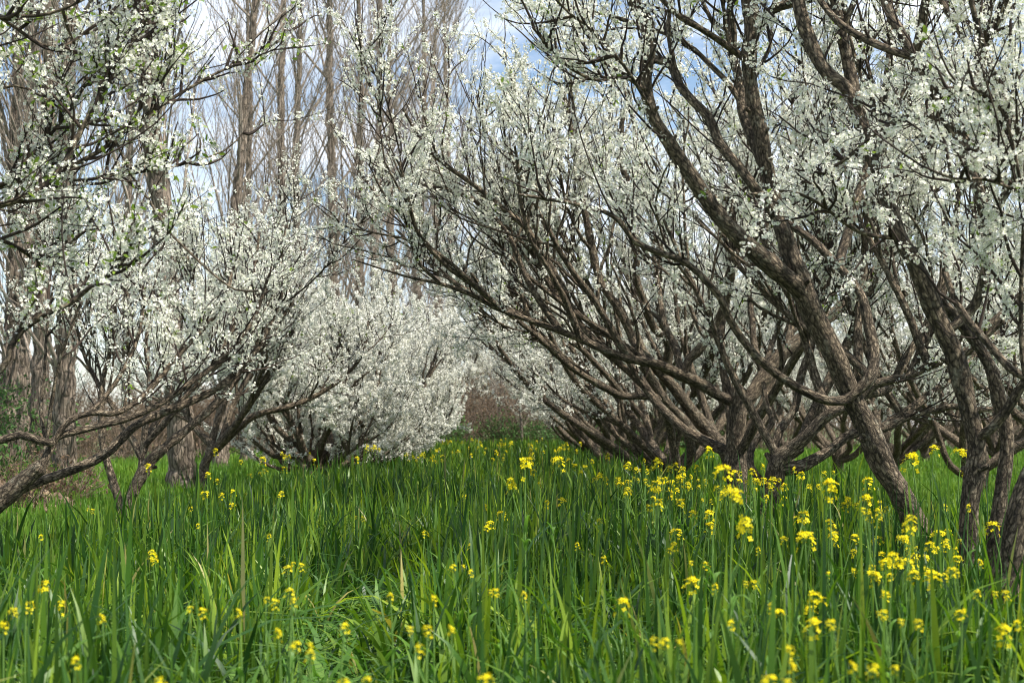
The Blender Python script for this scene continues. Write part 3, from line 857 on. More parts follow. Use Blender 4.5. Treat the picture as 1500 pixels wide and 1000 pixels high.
# --- left row, second and third trees
L2 = [
    ("trunk", px(12.2, 12.2, (176, 815), (180, 770), (196, 724), (206, 700), (222, 672), (240, 655)), 30, 22, {"step": 0}),
    ("limb", px(12.2, 12.8, (222, 672), (260, 640), (288, 616), (316, 590), (350, 550), (390, 500), (430, 440)), 20, 6, {"lo": 0.4, "step": 0.12, "sub": 3, "sublen": 0.6}),
    ("limb", px(12.2, 12.6, (180, 760), (172, 724), (158, 680), (150, 650), (148, 604), (150, 560), (165, 500), (170, 420)), 16, 6, {"lo": 0.45, "step": 0.13, "sub": 3, "sublen": 0.6}),
    ("limb", px(12.2, 12.8, (206, 700), (214, 620), (220, 560), (214, 500), (228, 450), (236, 390)), 12, 5, {"lo": 0.4, "step": 0.13, "sub": 3, "sublen": 0.6}),
]
traced_tree(19, "plum tree with black leaning stems standing before the pale poplar trunk at left", at(176, 805, 12.2) * [1, 1, 0], L2, dens=10, fsize=0.014, per=(4, 8), lod=1, low=1.15,
            extra=[((-3.3, 12.2, 0.8), 2.6, 0.8, 2.0, 0.05), ((-3.2, 12.3, 0.8), 1.4, 0.85, 1.9, 0.05), ((-3.1, 12.3, 0.9), 0.3, 0.9, 1.7, 0.045)])
L3 = [
    ("trunk", px(16, 16, (288, 765), (298, 705), (302, 678), (320, 652)), 20, 16, {"step": 0}),
    ("limb", px(16, 16.4, (312, 665), (348, 628), (376, 608), (420, 596), (460, 580), (500, 555), (530, 520), (540, 470)), 16, 4, {"lo": 0.35, "step": 0.12, "sub": 3, "sublen": 0.6}),
    ("limb", px(16, 16.6, (306, 675), (318, 620), (326, 596), (345, 540), (360, 480), (372, 430)), 14, 5, {"lo": 0.35, "step": 0.13, "sub": 3, "sublen": 0.6}),
    ("limb", px(16, 15.6, (318, 655), (360, 600), (400, 540), (430, 480), (445, 430)), 14, 5, {"lo": 0.35, "step": 0.12, "sub": 4, "sublen": 0.6}),
]
traced_tree(20, "plum tree third in the left row, one dark limb stretching right at shoulder height", at(288, 760, 16) * [1, 1, 0], L3, dens=11, fsize=0.015, per=(4, 8), lod=1, low=1.1,
            extra=[((-3.35, 16, 0.8), 2.4, 0.85, 1.8, 0.05), ((-3.3, 16.1, 0.8), 1.2, 0.8, 1.9, 0.05), ((-3.2, 16, 0.8), -0.4, 0.8, 1.6, 0.05)])

# --- whole trees of the rows behind: a few grown, then copied
def rep(protos, spots):
    used = set()
    for i, (k, x, y, rz, sc, label) in enumerate(spots):
        o = protos[k] if k not in used else copy_tree(protos[k])
        used.add(k)
        o.location = (x, y, 0)
        o.rotation_euler = (0, 0, rz)
        o.scale = (sc, sc, sc)
        o["label"] = label

ordn = ["first", "second", "third", "fourth", "fifth", "sixth", "seventh", "eighth", "ninth", "tenth", "eleventh", "twelfth", "thirteenth", "fourteenth", "fifteenth", "sixteenth", "seventeenth", "eighteenth", "nineteenth", "twentieth"]
dense = [plum_tree(31, H=3.2, R=1.75, nl=7, lod=1, dens=18, fsize=0.018, per=(5, 9), sec_step=0.20, low=0.55, skirt=5),
         plum_tree(32, H=3.3, R=1.8, nl=8, lod=1, dens=18, fsize=0.018, per=(5, 9), sec_step=0.20, low=0.55, skirt=5)]
rep(dense, [
    (0, -2.95, 21.5, 0.4, 0.95, "dense white flowering plum left of the aisle, its low twin trunks behind yellow flowers"),
    (1, -2.75, 25.0, 1.9, 1.02, "round bushy plum covered in white blossom at the middle of the left row"),
    (0, -2.7, 29.5, 3.0, 1.08, "bushy white plum behind the roundest one in the left row"),
    (1, -3.3, 34.0, 4.4, 1.15, "plum tree with bare dark trunk under white blossom left of the far aisle"),
    (0, -3.6, 39.5, 5.5, 1.2, "small far plum tree where the left row nears the end of the aisle"),
    (0, -4.2, 74.0, 1.3, 2.0, "tall white plum beyond the brown thicket, left of three"),
    (1, 0.2, 76.0, 2.6, 2.0, "tall white plum beyond the brown thicket, middle of three"),
    (0, 4.4, 73.0, 4.1, 2.0, "tall white plum beyond the brown thicket, right of three"),
    (1, -4.0, 46.0, 0.3, 1.25, "farthest white plum tree of the left row beside the brown thicket"),
])
vase = [plum_tree(41, H=4.7, R=2.6, nl=9, lod=1, dens=11, fsize=0.0165, per=(5, 9), bias=math.pi, low=1.15),
        plum_tree(42, H=4.5, R=2.6, nl=6, lod=1, dens=11, fsize=0.0165, per=(5, 9), bias=math.pi, low=1.15),
        plum_tree(43, H=4.4, R=2.8, nl=8, lod=1, dens=11, fsize=0.0165, per=(5, 9), low=1.0)]
rep(vase, [
    (0, 2.0, 18.0, 0.2, 1.0, "fifth-back plum tree of the right row, brown stems showing above the grass"),
    (1, 1.95, 21.5, -0.3, 1.0, "plum tree in the right row two places behind the wide low fork"),
    (2, 1.9, 25.0, 2.0, 0.98, "plum tree in the right row two places beyond the leaning bundled stems"),
    (0, 1.9, 29.0, 0.6, 0.95, "plum tree in the right row overhanging the grassy end of the aisle"),
    (1, 1.9, 33.5, 0.1, 0.95, "plum tree near the end of the right row, trunk hidden by nearer limbs"),
    (2, 1.9, 38.0, 4.0, 0.9, "second last plum tree of the right row beside the end of the aisle"),
    (0, 2.0, 44.0, 0.5, 0.9, "last plum tree of the right row near the pale thin trunks"),
    (2, 6.4, 15.5, 1.0, 1.0, "front plum of the second right row, blossom filling the gap right of the forked limbs"),
    (1, 6.5, 20.0, 2.5, 1.0, "second plum of the second right row, seen between the front trunks"),
    (0, 6.5, 24.5, 3.3, 1.0, "third plum of the second right row over bright short grass"),
    (2, 6.6, 29.0, 5.0, 1.0, "fourth plum of the second right row behind the twin-stemmed tree"),
    (1, 6.6, 34.0, 1.4, 1.0, "fifth plum of the second right row, small dark trunk on the far grass"),
    (0, 6.6, 40.0, 0.2, 1.0, "sixth plum of the second right row, faint behind many limbs"),
    (1, 11.0, 27.0, 3.6, 1.0, "nearest plum of the third right row, at the far right behind the twin stems"),
    (2, 11.0, 32.5, 0.9, 1.0, "second plum of the third right row above the bright green field"),
    (0, 11.1, 38.5, 2.2, 1.0, "third plum of the third right row above the bright green field"),
    (1, 11.2, 45.0, 5.2, 1.0, "back plum of the third right row, dark foot on the bright field"),
    (2, 16.0, 44.0, 4.2, 1.0, "plum tree at the far right beyond the bright green field"),
])

# ------------------------------------------------------------------ bare poplars on the left and behind
def poplar(seed, H=17, r0=0.18, label="", n1=52, fork=False):
    r = np.random.default_rng(seed)
    root = thing("poplar_tree", (0, 0, 0), label, "poplar", "bare poplars behind the plum trees")
    n = 220
    z = np.linspace(-0.2, H, n)
    P = np.stack([np.cumsum(r.normal(size=n)) * 0.008 + np.sin(z * 0.4 + seed) * 0.06, np.cumsum(r.normal(size=n)) * 0.008, z], 1)
    t = np.clip(z / H, 0, 1)
    rad = r0 * (1 - t) ** 0.85 + 0.01 + 0.5 * r0 * np.exp(-np.maximum(z, 0) / 0.25)
    mb = MB()
    mb.tubes(P[None], rad[None], 26, 0, lump=0.17)
    mb.build("trunk", M_POP, root)
    cb = MB()
    lo, hi = 0.10, 0.97
    s = np.sort(r.uniform(lo, hi, n1) ** 1.0)
    i = (s * (n - 1)).astype(int)
    p0 = P[i]
    az = r.uniform(0, 2 * math.pi, n1)
    el = np.radians(r.uniform(38, 70, n1))
    d = np.stack([np.cos(az) * np.cos(el), np.sin(az) * np.cos(el), np.sin(el)], 1)
    L = r.uniform(2.2, 5.6, n1) * (1.1 - 0.6 * s)
    B = grow(r, p0, d, L, 9, up=0.30, wig=0.05)
    rb = np.minimum(rad[i] * 0.42, r.uniform(0.012, 0.045, n1))
    cb.tubes(B, taper(n1, 9, rb, np.full(n1, 0.005)), 5, 0)
    per = r.poisson(L * 3.4)
    q, tt, k, s2 = sample(r, B, per, 0.15, 1)
    d2 = side_dirs(r, tt, (0.3, 0.7), 0.15)
    T = grow(r, q, d2, r.uniform(0.5, 1.7, len(q)), 6, up=0.35, wig=0.07)
    cb.tubes(T, taper(len(T), 6, 0.0085, 0.0042), 3, 0)
    per = r.poisson(1.6, len(T))
    q, tt, k, s2 = sample(r, T, per, 0.2, 1)
    d3 = side_dirs(r, tt, (0.35, 0.8), 0.2)
    T3 = grow(r, q, d3, r.uniform(0.25, 0.8, len(q)), 4, up=0.2, wig=0.08)
    cb.tubes(T3, taper(len(T3), 4, 0.004, 0.0025), 3, 0)
    cb.build("crown", M_POPTW, root)
    return root

pops = [poplar(51, 17, 0.17), poplar(52, 16, 0.16), poplar(53, 18, 0.17), poplar(54, 15, 0.15)]
pop_spots = [  # proto, photo column, depth, turn, scale, label
    (0, 266, 21, 0.3, 1.05, "thick pale poplar trunk beside the black leaning plum stems, nearest on the left"),
    (2, 96, 22.5, 1.9, 1.0, "broad grey poplar trunk behind the left-edge plum limbs"),
    (1, 62, 25, 3.0, 1.0, "poplar trunk close left of the broad grey one near the left edge"),
    (3, 6, 26, 4.2, 1.0, "poplar trunk at the very left edge above the green shrub"),
    (2, 321, 33, 0.9, 0.95, "slim pale poplar trunk just right of the thick pale one"),
    (3, 362, 39, 1.2, 1.0, "bare poplar showing above the left plum row beside the thick trunk's neighbour"),
    (0, 398, 44, 3.9, 1.15, "bare poplar with sweeping branches left of the pale middle trunks"),
    (1, 440, 47, 0.1, 1.2, "bare poplar just left of the tall pale middle trunk"),
    (2, 484, 50, 2.7, 1.3, "tall pale middle poplar trunk above the dense white plum"),
    (3, 534, 52, 5.6, 1.4, "straight pale poplar just right of the tall pale middle one"),
    (0, 556, 58, 1.6, 1.4, "forking poplar behind the straight pale one near photo centre"),
    (1, 582, 64, 4.7, 1.5, "thin far poplar left of the open blue sky"),
    (2, 612, 70, 0.8, 1.5, "far poplar at the edge of the open blue sky"),
    (3, 640, 76, 3.4, 1.7, "second farthest poplar, against the open blue sky"),
    (0, 668, 80, 2.9, 1.6, "slender far poplar whose bare top crosses the left of the blue sky"),
    (2, 30, 32, 5.2, 0.95, "poplar in the back row near the left edge"),
    (0, 182, 41, 0.6, 0.9, "back-row poplar behind the left plum blossom"),
    (1, 731, 62, 1.1, 0.42, "thin pale trunk left of two at the far end of the aisle"),
    (3, 766, 58, 2.2, 0.42, "thin pale trunk right of two at the far end of the aisle"),
]
used = set()
lean_r = np.random.default_rng(3)
for k, pxx, D, rz, sc, lab in pop_spots:
    o = pops[k] if k not in used else copy_tree(pops[k])
    used.add(k)
    o.location = ((pxx - 750) / F * D, D, 0)
    o.rotation_euler = (lean_r.normal() * 0.022, lean_r.normal() * 0.03, rz)
    o.scale = (sc, sc, sc)
    o["label"] = lab

# ------------------------------------------------------------------ ground: one sheet to the horizon, a low bank on the left
def ground_z(x, y):
    z = 0.35 * np.clip((-x - 4.6) / 3.0, 0, 1) ** 1.5 * np.exp(-((y - 17) / 12) ** 2)
    z = z + 0.02 * np.sin(x * 1.7 + 0.5 * np.sin(y)) * np.cos(y * 1.3)
    far = np.clip((np.hypot(x, y) - 60) / 60, 0, 1)
    return z * (1 - far)

gx = np.concatenate([-np.geomspace(900, 14, 16), np.linspace(-13, 13, 90), np.geomspace(14, 900, 16)])
gy = np.concatenate([-np.geomspace(300, 4, 10), np.linspace(-3, 45, 130), np.geomspace(47, 1500, 18)])
X, Y = np.meshgrid(gx, gy)
Z = ground_z(X, Y)
mb = MB()
idx = np.arange(X.size).reshape(X.shape)
mb.add(np.stack([X, Y, Z], -1), np.stack([idx[:-1, :-1], idx[:-1, 1:], idx[1:, 1:], idx[1:, :-1]], -1).reshape(-1, 4))
tag(mb.build("ground", M_GROUND, bark=False), kind="structure")

# ------------------------------------------------------------------ grass
def blades(r, mb, x, y, h, w, bend, segs=4, mat=0, z=None):
    N = len(x)
    if N == 0:
        return
    az = r.uniform(0, 2 * math.pi, N)                 # way it leans
    fa = az + math.pi / 2 + r.normal(size=N) * 0.5    # way the blade is wide
    t = np.linspace(0, 1, segs + 1)
    lean = r.normal(size=N) * 0.06
    wid = np.interp(t, [0, 0.35, 0.75, 1], [0.75, 1.0, 0.62, 0.0])
    hz = h[:, None] * (t - 0.5 * np.minimum(bend, 1.5)[:, None] * t ** 3)
    out = h[:, None] * (bend[:, None] * 0.75 * t ** 2.2 + lean[:, None] * t)
    cx = x[:, None] + np.cos(az)[:, None] * out
    cy = y[:, None] + np.sin(az)[:, None] * out
    zz = (ground_z(x, y) if z is None else z)[:, None] + hz
    tw = fa[:, None] + r.normal(size=N)[:, None] * 0.9 * t
    dx = np.cos(tw) * wid * w[:, None] * 0.5
    dy = np.sin(tw) * wid * w[:, None] * 0.5
    Lf = np.stack([cx - dx, cy - dy, zz], -1)[:, :-1]
    Rt = np.stack([cx + dx, cy + dy, zz + 0.0015], -1)[:, :-1]
    tip = np.stack([cx, cy, zz], -1)[:, -1:]
    V = np.concatenate([Lf, Rt, tip], axis=1)
    k = 2 * segs + 1
    b = (np.arange(N) * k)[:, None, None]
    q = np.array([(i, i + segs, i + segs + 1, i + 1) for i in range(segs - 1)])
    tri = np.array([(segs - 1, 2 * segs - 1, 2 * segs)])
    start = mb.n
    mb.add(V, np.zeros((0, 4), np.int32))
    mb.f.append(((q[None] + b).reshape(-1, 4).astype(np.int32) + start, mat))
    mb.f.append(((tri[None] + b).reshape(-1, 3).astype(np.int32) + start, mat))

def ring(r, y0, y1, dens, xlo, xhi, pad=1.0):
    """random points between two depths, inside the view with a margin each side"""
    W = max(xhi - xlo, 0.01)
    n = int((y1 - y0) * W * dens)
    x = r.uniform(xlo, xhi, n)
    y = r.uniform(y0, y1, n)
    ok = np.abs(x) < 0.40 * y + pad
    return x[ok], y[ok]

rg = np.random.default_rng(99)
def clump(x, y):
    return 0.5 + 0.5 * np.sin(x * 2.3 + 1.2 * np.sin(y * 1.1)) * np.sin(y * 1.7 + 1.7 * np.sin(x * 0.9 + 2))

tall = MB()
for y0, y1, dens, wf, segs in ((1.75, 3.2, 470, 1.0, 7), (3.2, 5, 540, 1.0, 6), (5, 8, 560, 1.0, 6), (8, 12, 470, 1.1, 5), (12, 20, 380, 1.3, 4), (20, 32, 170, 1.8, 3), (32, 55, 75, 2.6, 3)):
    x, y = ring(rg, y0, y1, dens, -3.5 if y0 < 12 else -3.2, 3.4)
    edge = np.clip(np.minimum(x + 3.7 + 0.35 * np.sin(y), 3.9 - x + 0.5 * np.sin(y * 0.7)) / 0.8, 0, 1)
    ok = rg.random(len(x)) < edge
    x, y = x[ok], y[ok]
    n = len(x)
    c = clump(x, y)
    h = rg.normal(0.57, 0.10, n) * (0.78 + 0.34 * c) * np.where(rg.random(n) < 0.06, 1.3, 1.0)
    h = np.where(rg.random(n) < 0.25, h * rg.uniform(0.35, 0.7, n), h)
    h *= np.where(x < -2.2, 0.85, 1.0)
    gap = np.exp(-((x + 0.58 + 0.12 * np.sin(y * 1.3)) / 0.2) ** 2) * np.clip((y - 2.2) / 1, 0, 1) * np.clip((9.5 - y) / 3, 0, 1)
    h = h * (1 - 0.55 * gap)
    bend = 0.5 * gap + np.abs(rg.normal(0, 0.36, n)) + np.where(rg.random(n) < 0.27, rg.uniform(0.6, 1.4, n), 0)
    w = rg.uniform(0.009, 0.029, n) * wf
    blades(rg, tall, x, y, np.clip(h, 0.12, 0.95), w, bend, segs)
n = 90       # rank blades round the foot of the front trunks
a_ = rg.integers(0, 5, n)
x = np.array([1.62, 1.95, 2.12, 1.75, 1.30])[a_] + rg.normal(size=n) * 0.10
y = np.array([6.6, 6.7, 7.0, 5.6, 6.9])[a_] + rg.normal(size=n) * 0.12
blades(rg, tall, x, y, rg.uniform(0.65, 1.0, n), rg.uniform(0.012, 0.022, n), np.abs(rg.normal(0.15, 0.25, n)), 6)
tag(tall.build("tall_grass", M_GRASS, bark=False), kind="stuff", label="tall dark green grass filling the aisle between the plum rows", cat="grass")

short = MB()
for y0, y1, dens, wf in ((3, 8, 700, 1.0), (8, 14, 500, 1.2), (14, 24, 260, 1.8), (24, 40, 90, 3.0), (40, 75, 26, 5.5)):
    for xl, xh in ((-11, -3.0), (3.0, 20)):
        xh2, xl2 = min(xh, 0.42 * y1 + 1), max(xl, -0.42 * y1 - 1)
        if xh2 <= xl2:
            continue
        x, y = ring(rg, y0, y1, dens, xl2, xh2)
        n = len(x)
        h = rg.uniform(0.14, 0.34, n) * (0.75 + 0.5 * clump(x, y))
        blades(rg, short, x, y, h, rg.uniform(0.005, 0.010, n) * wf, np.abs(rg.normal(0, 0.5, n)), 3)
x, y = ring(rg, 30, 80, 20, -3.2, 4)
blades(rg, short, x, y, rg.uniform(0.2, 0.45, len(x)), rg.uniform(0.03, 0.05, len(x)), np.abs(rg.normal(0, 0.4, len(x))), 3)
tag(short.build("meadow_grass", M_MEADOW, bark=False), kind="stuff", label="short bright green meadow grass beyond the tall grass", cat="grass")

weed = MB()
for y0, y1, dens in ((1.8, 3.4, 620), (3.4, 5, 380), (5, 8, 190), (8, 14, 70)):
    x, y = ring(rg, y0, y1, dens, -3.2, 3.2)
    n = len(x)
    blades(rg, weed, x, y, rg.uniform(0.16, 0.50, n), rg.uniform(0.016, 0.042, n), rg.uniform(0.3, 1.4, n), 5)
tag(weed.build("broadleaf_weeds", M_WEED, bark=False), kind="stuff", label="broad pale green weed leaves among the tall grass", cat="weeds")

# ------------------------------------------------------------------ mustard plants
YEL_V, YEL_F = [], []
for i in range(4):
    a = i * math.pi / 2
    c, s = math.cos(a), math.sin(a)
    b = len(YEL_V)
    YEL_V += [(x * c - y * s, x * s + y * c, z) for x, y, z in ((0.05, 0, 0), (0.62, -0.36, 0.12), (1.0, 0, 0.10), (0.62, 0.36, 0.12))]
    YEL_F.append((b, b + 1, b + 2, b + 3))
YEL_V, YEL_F = np.array(YEL_V), np.array(YEL_F)
BUD_V = np.array([(0.3, 0, 0), (-0.15, 0.26, 0), (-0.15, -0.26, 0), (0, 0, 0.9)])
BUD_F = np.array([(0, 1, 3), (1, 2, 3), (2, 0, 3)])

def mustard(seed, h, heads, hs=1.0):
    """one flowering plant: stem with side branches, stem leaves, flower heads"""
    r = np.random.default_rng(seed)
    root = thing("mustard_plant", (0, 0, 0), "", "mustard plant", "yellow mustard plants in the grass")
    mb = MB()
    lean = r.normal(size=2) * 0.05
    st = catmull([(-lean[0] * 0.9, -lean[1] * 0.9, -0.03), (-lean[0] * 0.2, -lean[1] * 0.5, h * 0.35), (lean[0] * 0.3, lean[1] * 0.3, h * 0.7), (0, 0, h)], 0.05)
    mb.tubes(st[None], np.linspace(0.0045, 0.002, len(st))[None], 6, 0)
    tops = [(st[-1], np.array([0, 0, 1.0]), 1.0)]
    for k in range(1, heads):
        i = int(len(st) * r.uniform(0.55, 0.8))
        az = r.uniform(0, 6.28)
        L = (h - st[i][2]) * r.uniform(0.75, 1.15)
        B = grow(r, st[i][None], np.array([[math.cos(az) * 0.6, math.sin(az) * 0.6, 1.0]]), np.array([L]), 7, up=0.5, wig=0.06)
        mb.tubes(B, np.linspace(0.0028, 0.0016, 7)[None], 5, 0)
        tops.append((B[0, -1], unit(B[0, -1] - B[0, -2]), r.uniform(0.55, 0.9)))
    stem = mb.build("stem", M_STEM, root, bark=False)
    lb = MB()
    n = 7
    i = r.integers(2, int(len(st) * 0.75), n)
    p = st[i]
    blades(r, lb, p[:, 0], p[:, 1], r.uniform(0.05, 0.12, n), r.uniform(0.010, 0.022, n), r.uniform(0.5, 1.4, n), 4, 0, z=p[:, 2])
    lb.build("foliage", M_WEED, root, bark=False)
    for top, d, sc in tops:
        fb = MB()
        s = hs * sc
        nf = int(20 * (0.7 + 0.5 * sc))
        u = r.random(nf) ** 1.2
        az = np.arange(nf) * 2.4 + r.normal(size=nf) * 0.5
        rad = (0.005 + 0.015 * np.sqrt(u) + np.abs(r.normal(size=nf)) * 0.004) * s * (1 + 0.35 * np.sin(az + seed))
        zz = (0.014 - 0.055 * u ** 1.6 * (0.6 + 0.6 * r.random(nf)) + r.normal(size=nf) * 0.004) * s
        pos = top + np.stack([np.cos(az) * rad, np.sin(az) * rad, zz], 1)
        nr = np.stack([np.cos(az) * (0.3 + u), np.sin(az) * (0.3 + u), 1.1 - 0.6 * u], 1) + r.normal(size=(nf, 3)) * 0.25
        scatter(fb, YEL_V, YEL_F, np.zeros(4, int), pos, nr, 0.0095 * s * r.uniform(0.8, 1.15, nf), r)
        nb = 8
        az = r.uniform(0, 6.28, nb)
        pos = top + np.stack([np.cos(az) * 0.005 * s, np.sin(az) * 0.005 * s, np.full(nb, 0.008 * s)], 1)
        scatter(fb, BUD_V, BUD_F, np.ones(3, int), pos, np.stack([np.cos(az) * 0.4, np.sin(az) * 0.4, np.ones(nb)], 1), np.full(nb, 0.008 * s), r)
        # pedicels
        k = nf // 2
        P = np.stack([np.tile(top - d * 0.02 * s, (k, 1)), fb.v[0].reshape(nf, -1, 3)[:k, 0]], 1)
        fb.tubes(P, np.full((k, 2), 0.0007), 3, 2)
        fb.build("flower_head", [M_YEL, M_BUD, M_STEM], root, bark=False)
    return root

protos = [mustard(200 + i, 0.8, n, hs) for i, (n, hs) in enumerate(((1, 1.0), (1, 1.15), (2, 1.0), (3, 1.0), (2, 1.1), (4, 0.95), (1, 0.55), (2, 0.6)))]
used = set()
def put_mustard(k, x, y, h, size, label):
    o = protos[k] if k not in used else copy_tree(protos[k])
    used.add(k)
    o.location = (x, y, 0)
    o.rotation_euler = (0, 0, rg.uniform(0, 6.28))
    o.scale = (size, size, h / 0.8)
    o["label"] = label

Z_LL = "small mustard flower low in the grass at the lower left of the photo"
Z_LM = "small mustard flower low in the grass at the lower middle of the photo"
Z_LR = "small mustard flower low in the grass at the lower right of the photo"
Z_ML = "small mustard flower in the grass before the left poplars and plum stems"
Z_MM = "small mustard flower in the grass at the middle of the aisle"
Z_MR = "small mustard flower in the grass before the right-hand plum trunks"
SPOTS = [
    (1336, 669, 28, "tall round mustard head between the leaning front trunk and the twin stems"),
    (1408, 660, 30, "tall flat-topped mustard head against the left one of the twin stems"),
    (1367, 654, 20, "tall slim mustard head highest between the leaning trunk and twin stems"),
    (1038, 657, 14, Z_MR), (1058, 688, 30, "large mustard head directly under the dark wide-forked trunk, upper of two"),
    (1075, 720, 34, "largest mustard head under the dark wide-forked trunk, lower of two"),
    (1131, 701, 20, "mustard head just right of the dark wide-forked trunk's foot"), (1150, 681, 10, Z_MR),
    (1215, 708, 28, "double mustard head left of the leaning front trunk's foot"), (1271, 702, 18, "flat mustard head touching the left side of the leaning front trunk"),
    (1269, 729, 24, "loose mustard head in front of the leaning front trunk, upper of its column"), (1289, 734, 16, "small flat mustard head against the leaning front trunk's dark side"),
    (1038, 748, 20, "mustard head below and left of the largest pair under the wide fork"), (1040, 767, 20, "lower mustard head under the pair left of the largest one"), (1014, 748, 16, Z_MR),
    (1178, 751, 26, "tall mustard spike standing over a wide bunch left of the leaning trunk"), (1178, 783, 30, "wide mustard bunch just below the tall spike left of the leaning trunk"), (1147, 786, 16, Z_MR),
    (1282, 762, 20, "mustard head second in the column before the leaning trunk"), (1285, 786, 22, "mustard head third and lowest in the column before the leaning trunk"), (1383, 739, 16, "mustard head in the grass left of the left twin stem's foot"), (1388, 776, 14, Z_LR),
    (1455, 767, 24, "mustard head between the twin stems and the dark edge trunk"), (1033, 821, 14, Z_LR), (1014, 848, 28, "long mustard head low in the grass below the wide-forked trunk"), (1047, 853, 14, Z_LR), (1105, 848, 14, Z_LR),
    (1192, 867, 32, "broad mustard head low in the grass below the leaning trunk, upper of two"), (1192, 909, 28, "broad mustard head low in the grass below the leaning trunk, lower of two"), (1219, 905, 12, Z_LR), (1304, 837, 16, Z_LR), (1296, 863, 20, Z_LR),
    (1364, 839, 32, "big bright mustard head low in the grass below the twin stems"), (1436, 818, 14, Z_LR), (1409, 890, 24, "rounded mustard head low at the right below the twin stems' gap"), (1474, 863, 16, Z_LR),
    (1471, 919, 28, "wide mustard bunch in the lower right corner"), (1490, 905, 16, Z_LR), (1129, 986, 26, "blurred mustard head at the bottom edge right of centre"), (1156, 942, 10, Z_LR), (1161, 967, 10, Z_LR), (1280, 970, 12, Z_LR),
    (1250, 967, 8, Z_LR), (1432, 862, 12, Z_LR), (1296, 891, 12, Z_LR), (1220, 788, 12, Z_LR), (1110, 800, 10, Z_LR), (1330, 800, 9, Z_LR), (1250, 830, 9, Z_LR), (1400, 800, 9, Z_LR), (1345, 905, 9, Z_LR), (1070, 905, 9, Z_LR), (1130, 880, 9, Z_LR),
    (769, 673, 24, "leftmost of two tall mustard plants at the middle of the grass line"), (780, 688, 12, Z_MM), (817, 673, 20, "right one of two tall mustard plants at the middle of the grass line"),
    (822, 730, 18, "flat mustard head below the two tall middle plants"), (734, 750, 16, "round mustard head right of a pair near the aisle centre"), (719, 764, 20, "round mustard head left and lower of a pair near the aisle centre"), (710, 739, 12, Z_MM), (622, 776, 12, Z_MM),
    (689, 795, 10, Z_MM), (664, 825, 12, Z_LM), (689, 832, 12, Z_LM), (768, 865, 12, Z_LM), (727, 860, 8, Z_LM), (635, 869, 8, Z_LM), (572, 867, 7, Z_LM), (626, 914, 18, "mustard head left of a pair low in the middle grass"),
    (661, 914, 14, "mustard head right of a pair low in the middle grass"), (614, 940, 12, Z_LM), (715, 989, 34, "large blurred mustard head at the bottom edge left of centre"), (913, 879, 26, "slanting mustard head alone low in the grass right of centre"),
    (958, 930, 12, Z_LM), (974, 932, 9, Z_LM), (990, 776, 20, "mustard head above another one left of the wide-fork flowers"), (988, 795, 16, Z_MR), (880, 758, 10, Z_MM), (951, 739, 14, Z_MR), (962, 706, 22, "broad mustard cluster under the leaning bundled stems"),
    (985, 704, 14, Z_MR), (918, 715, 12, Z_MR), (920, 678, 14, Z_MR), (962, 673, 18, "high mustard cluster against the bundled leaning stems"), (981, 683, 12, Z_MR), (504, 909, 20, "mustard head low left of centre, upper of two above the bottom edge"),
    (504, 991, 16, "mustard head cut by the bottom edge left of centre"), (845, 793, 8, Z_MM), (885, 813, 8, Z_LM), (682, 725, 10, Z_MM), (790, 706, 8, Z_MM), (801, 734, 10, Z_MM), (531, 755, 8, Z_MM),
    (385, 671, 12, Z_ML), (387, 687, 10, Z_ML), (367, 694, 10, Z_ML), (304, 692, 12, Z_ML), (318, 702, 10, Z_ML), (301, 720, 15, "fullest of the small mustard plants right of the thick pale poplar"), (341, 718, 10, Z_ML), (413, 720, 12, Z_ML),
    (339, 737, 14, Z_ML), (280, 741, 10, Z_ML), (217, 681, 12, "mustard head in front of the black leaning plum stem at left"), (135, 744, 7, Z_ML), (60, 781, 10, Z_LL), (222, 807, 18, "mustard head standing alone in the left grass"),
    (66, 851, 22, "round mustard head near the left edge, largest there"), (394, 781, 10, Z_LL), (422, 827, 18, "mustard head topmost of the group left of the trodden gap"), (441, 823, 10, Z_LL), (425, 860, 20, "mustard head in the middle of the group left of the trodden gap"), (429, 873, 14, Z_LL), (402, 875, 12, Z_LL),
    (5, 907, 18, "mustard head cut by the left edge"), (150, 898, 14, Z_LL), (296, 888, 16, "mustard head beside tall pale blades in the lower left grass"), (350, 890, 10, Z_LL), (110, 958, 10, Z_LL), (236, 996, 9, Z_LL), (408, 919, 16, Z_LL), (455, 949, 18, "mustard head lowest of the group left of the trodden gap"),
    (434, 937, 10, Z_LL), (325, 723, 10, Z_ML), (38, 879, 7, Z_LL), (21, 888, 8, Z_LL), (290, 765, 6, Z_ML),
]
for i, (sx, sy, size, lab) in enumerate(SPOTS):
    D = F * 0.062 / size
    lo_z, hi_z = 0.60, 0.93
    D = np.clip(D, F * (HC - hi_z) / (sy - HY), F * (HC - lo_z) / (sy - HY))
    z = HC - (sy - HY) / F * D
    k = (0, 1, 0, 1, 2, 0)[i % 6] if size < 22 else (1, 4, 1, 3)[i % 4]
    head = np.clip(size * D / F / 0.062, 0.34, 1.35)
    if head < 0.66:       # small heads have prototypes of their own
        k, head = (6, 6, 7)[i % 3], max(0.75, head / 0.57)
    put_mustard(k, (sx - 750) / F * D, D, z - 0.01, head, lab)

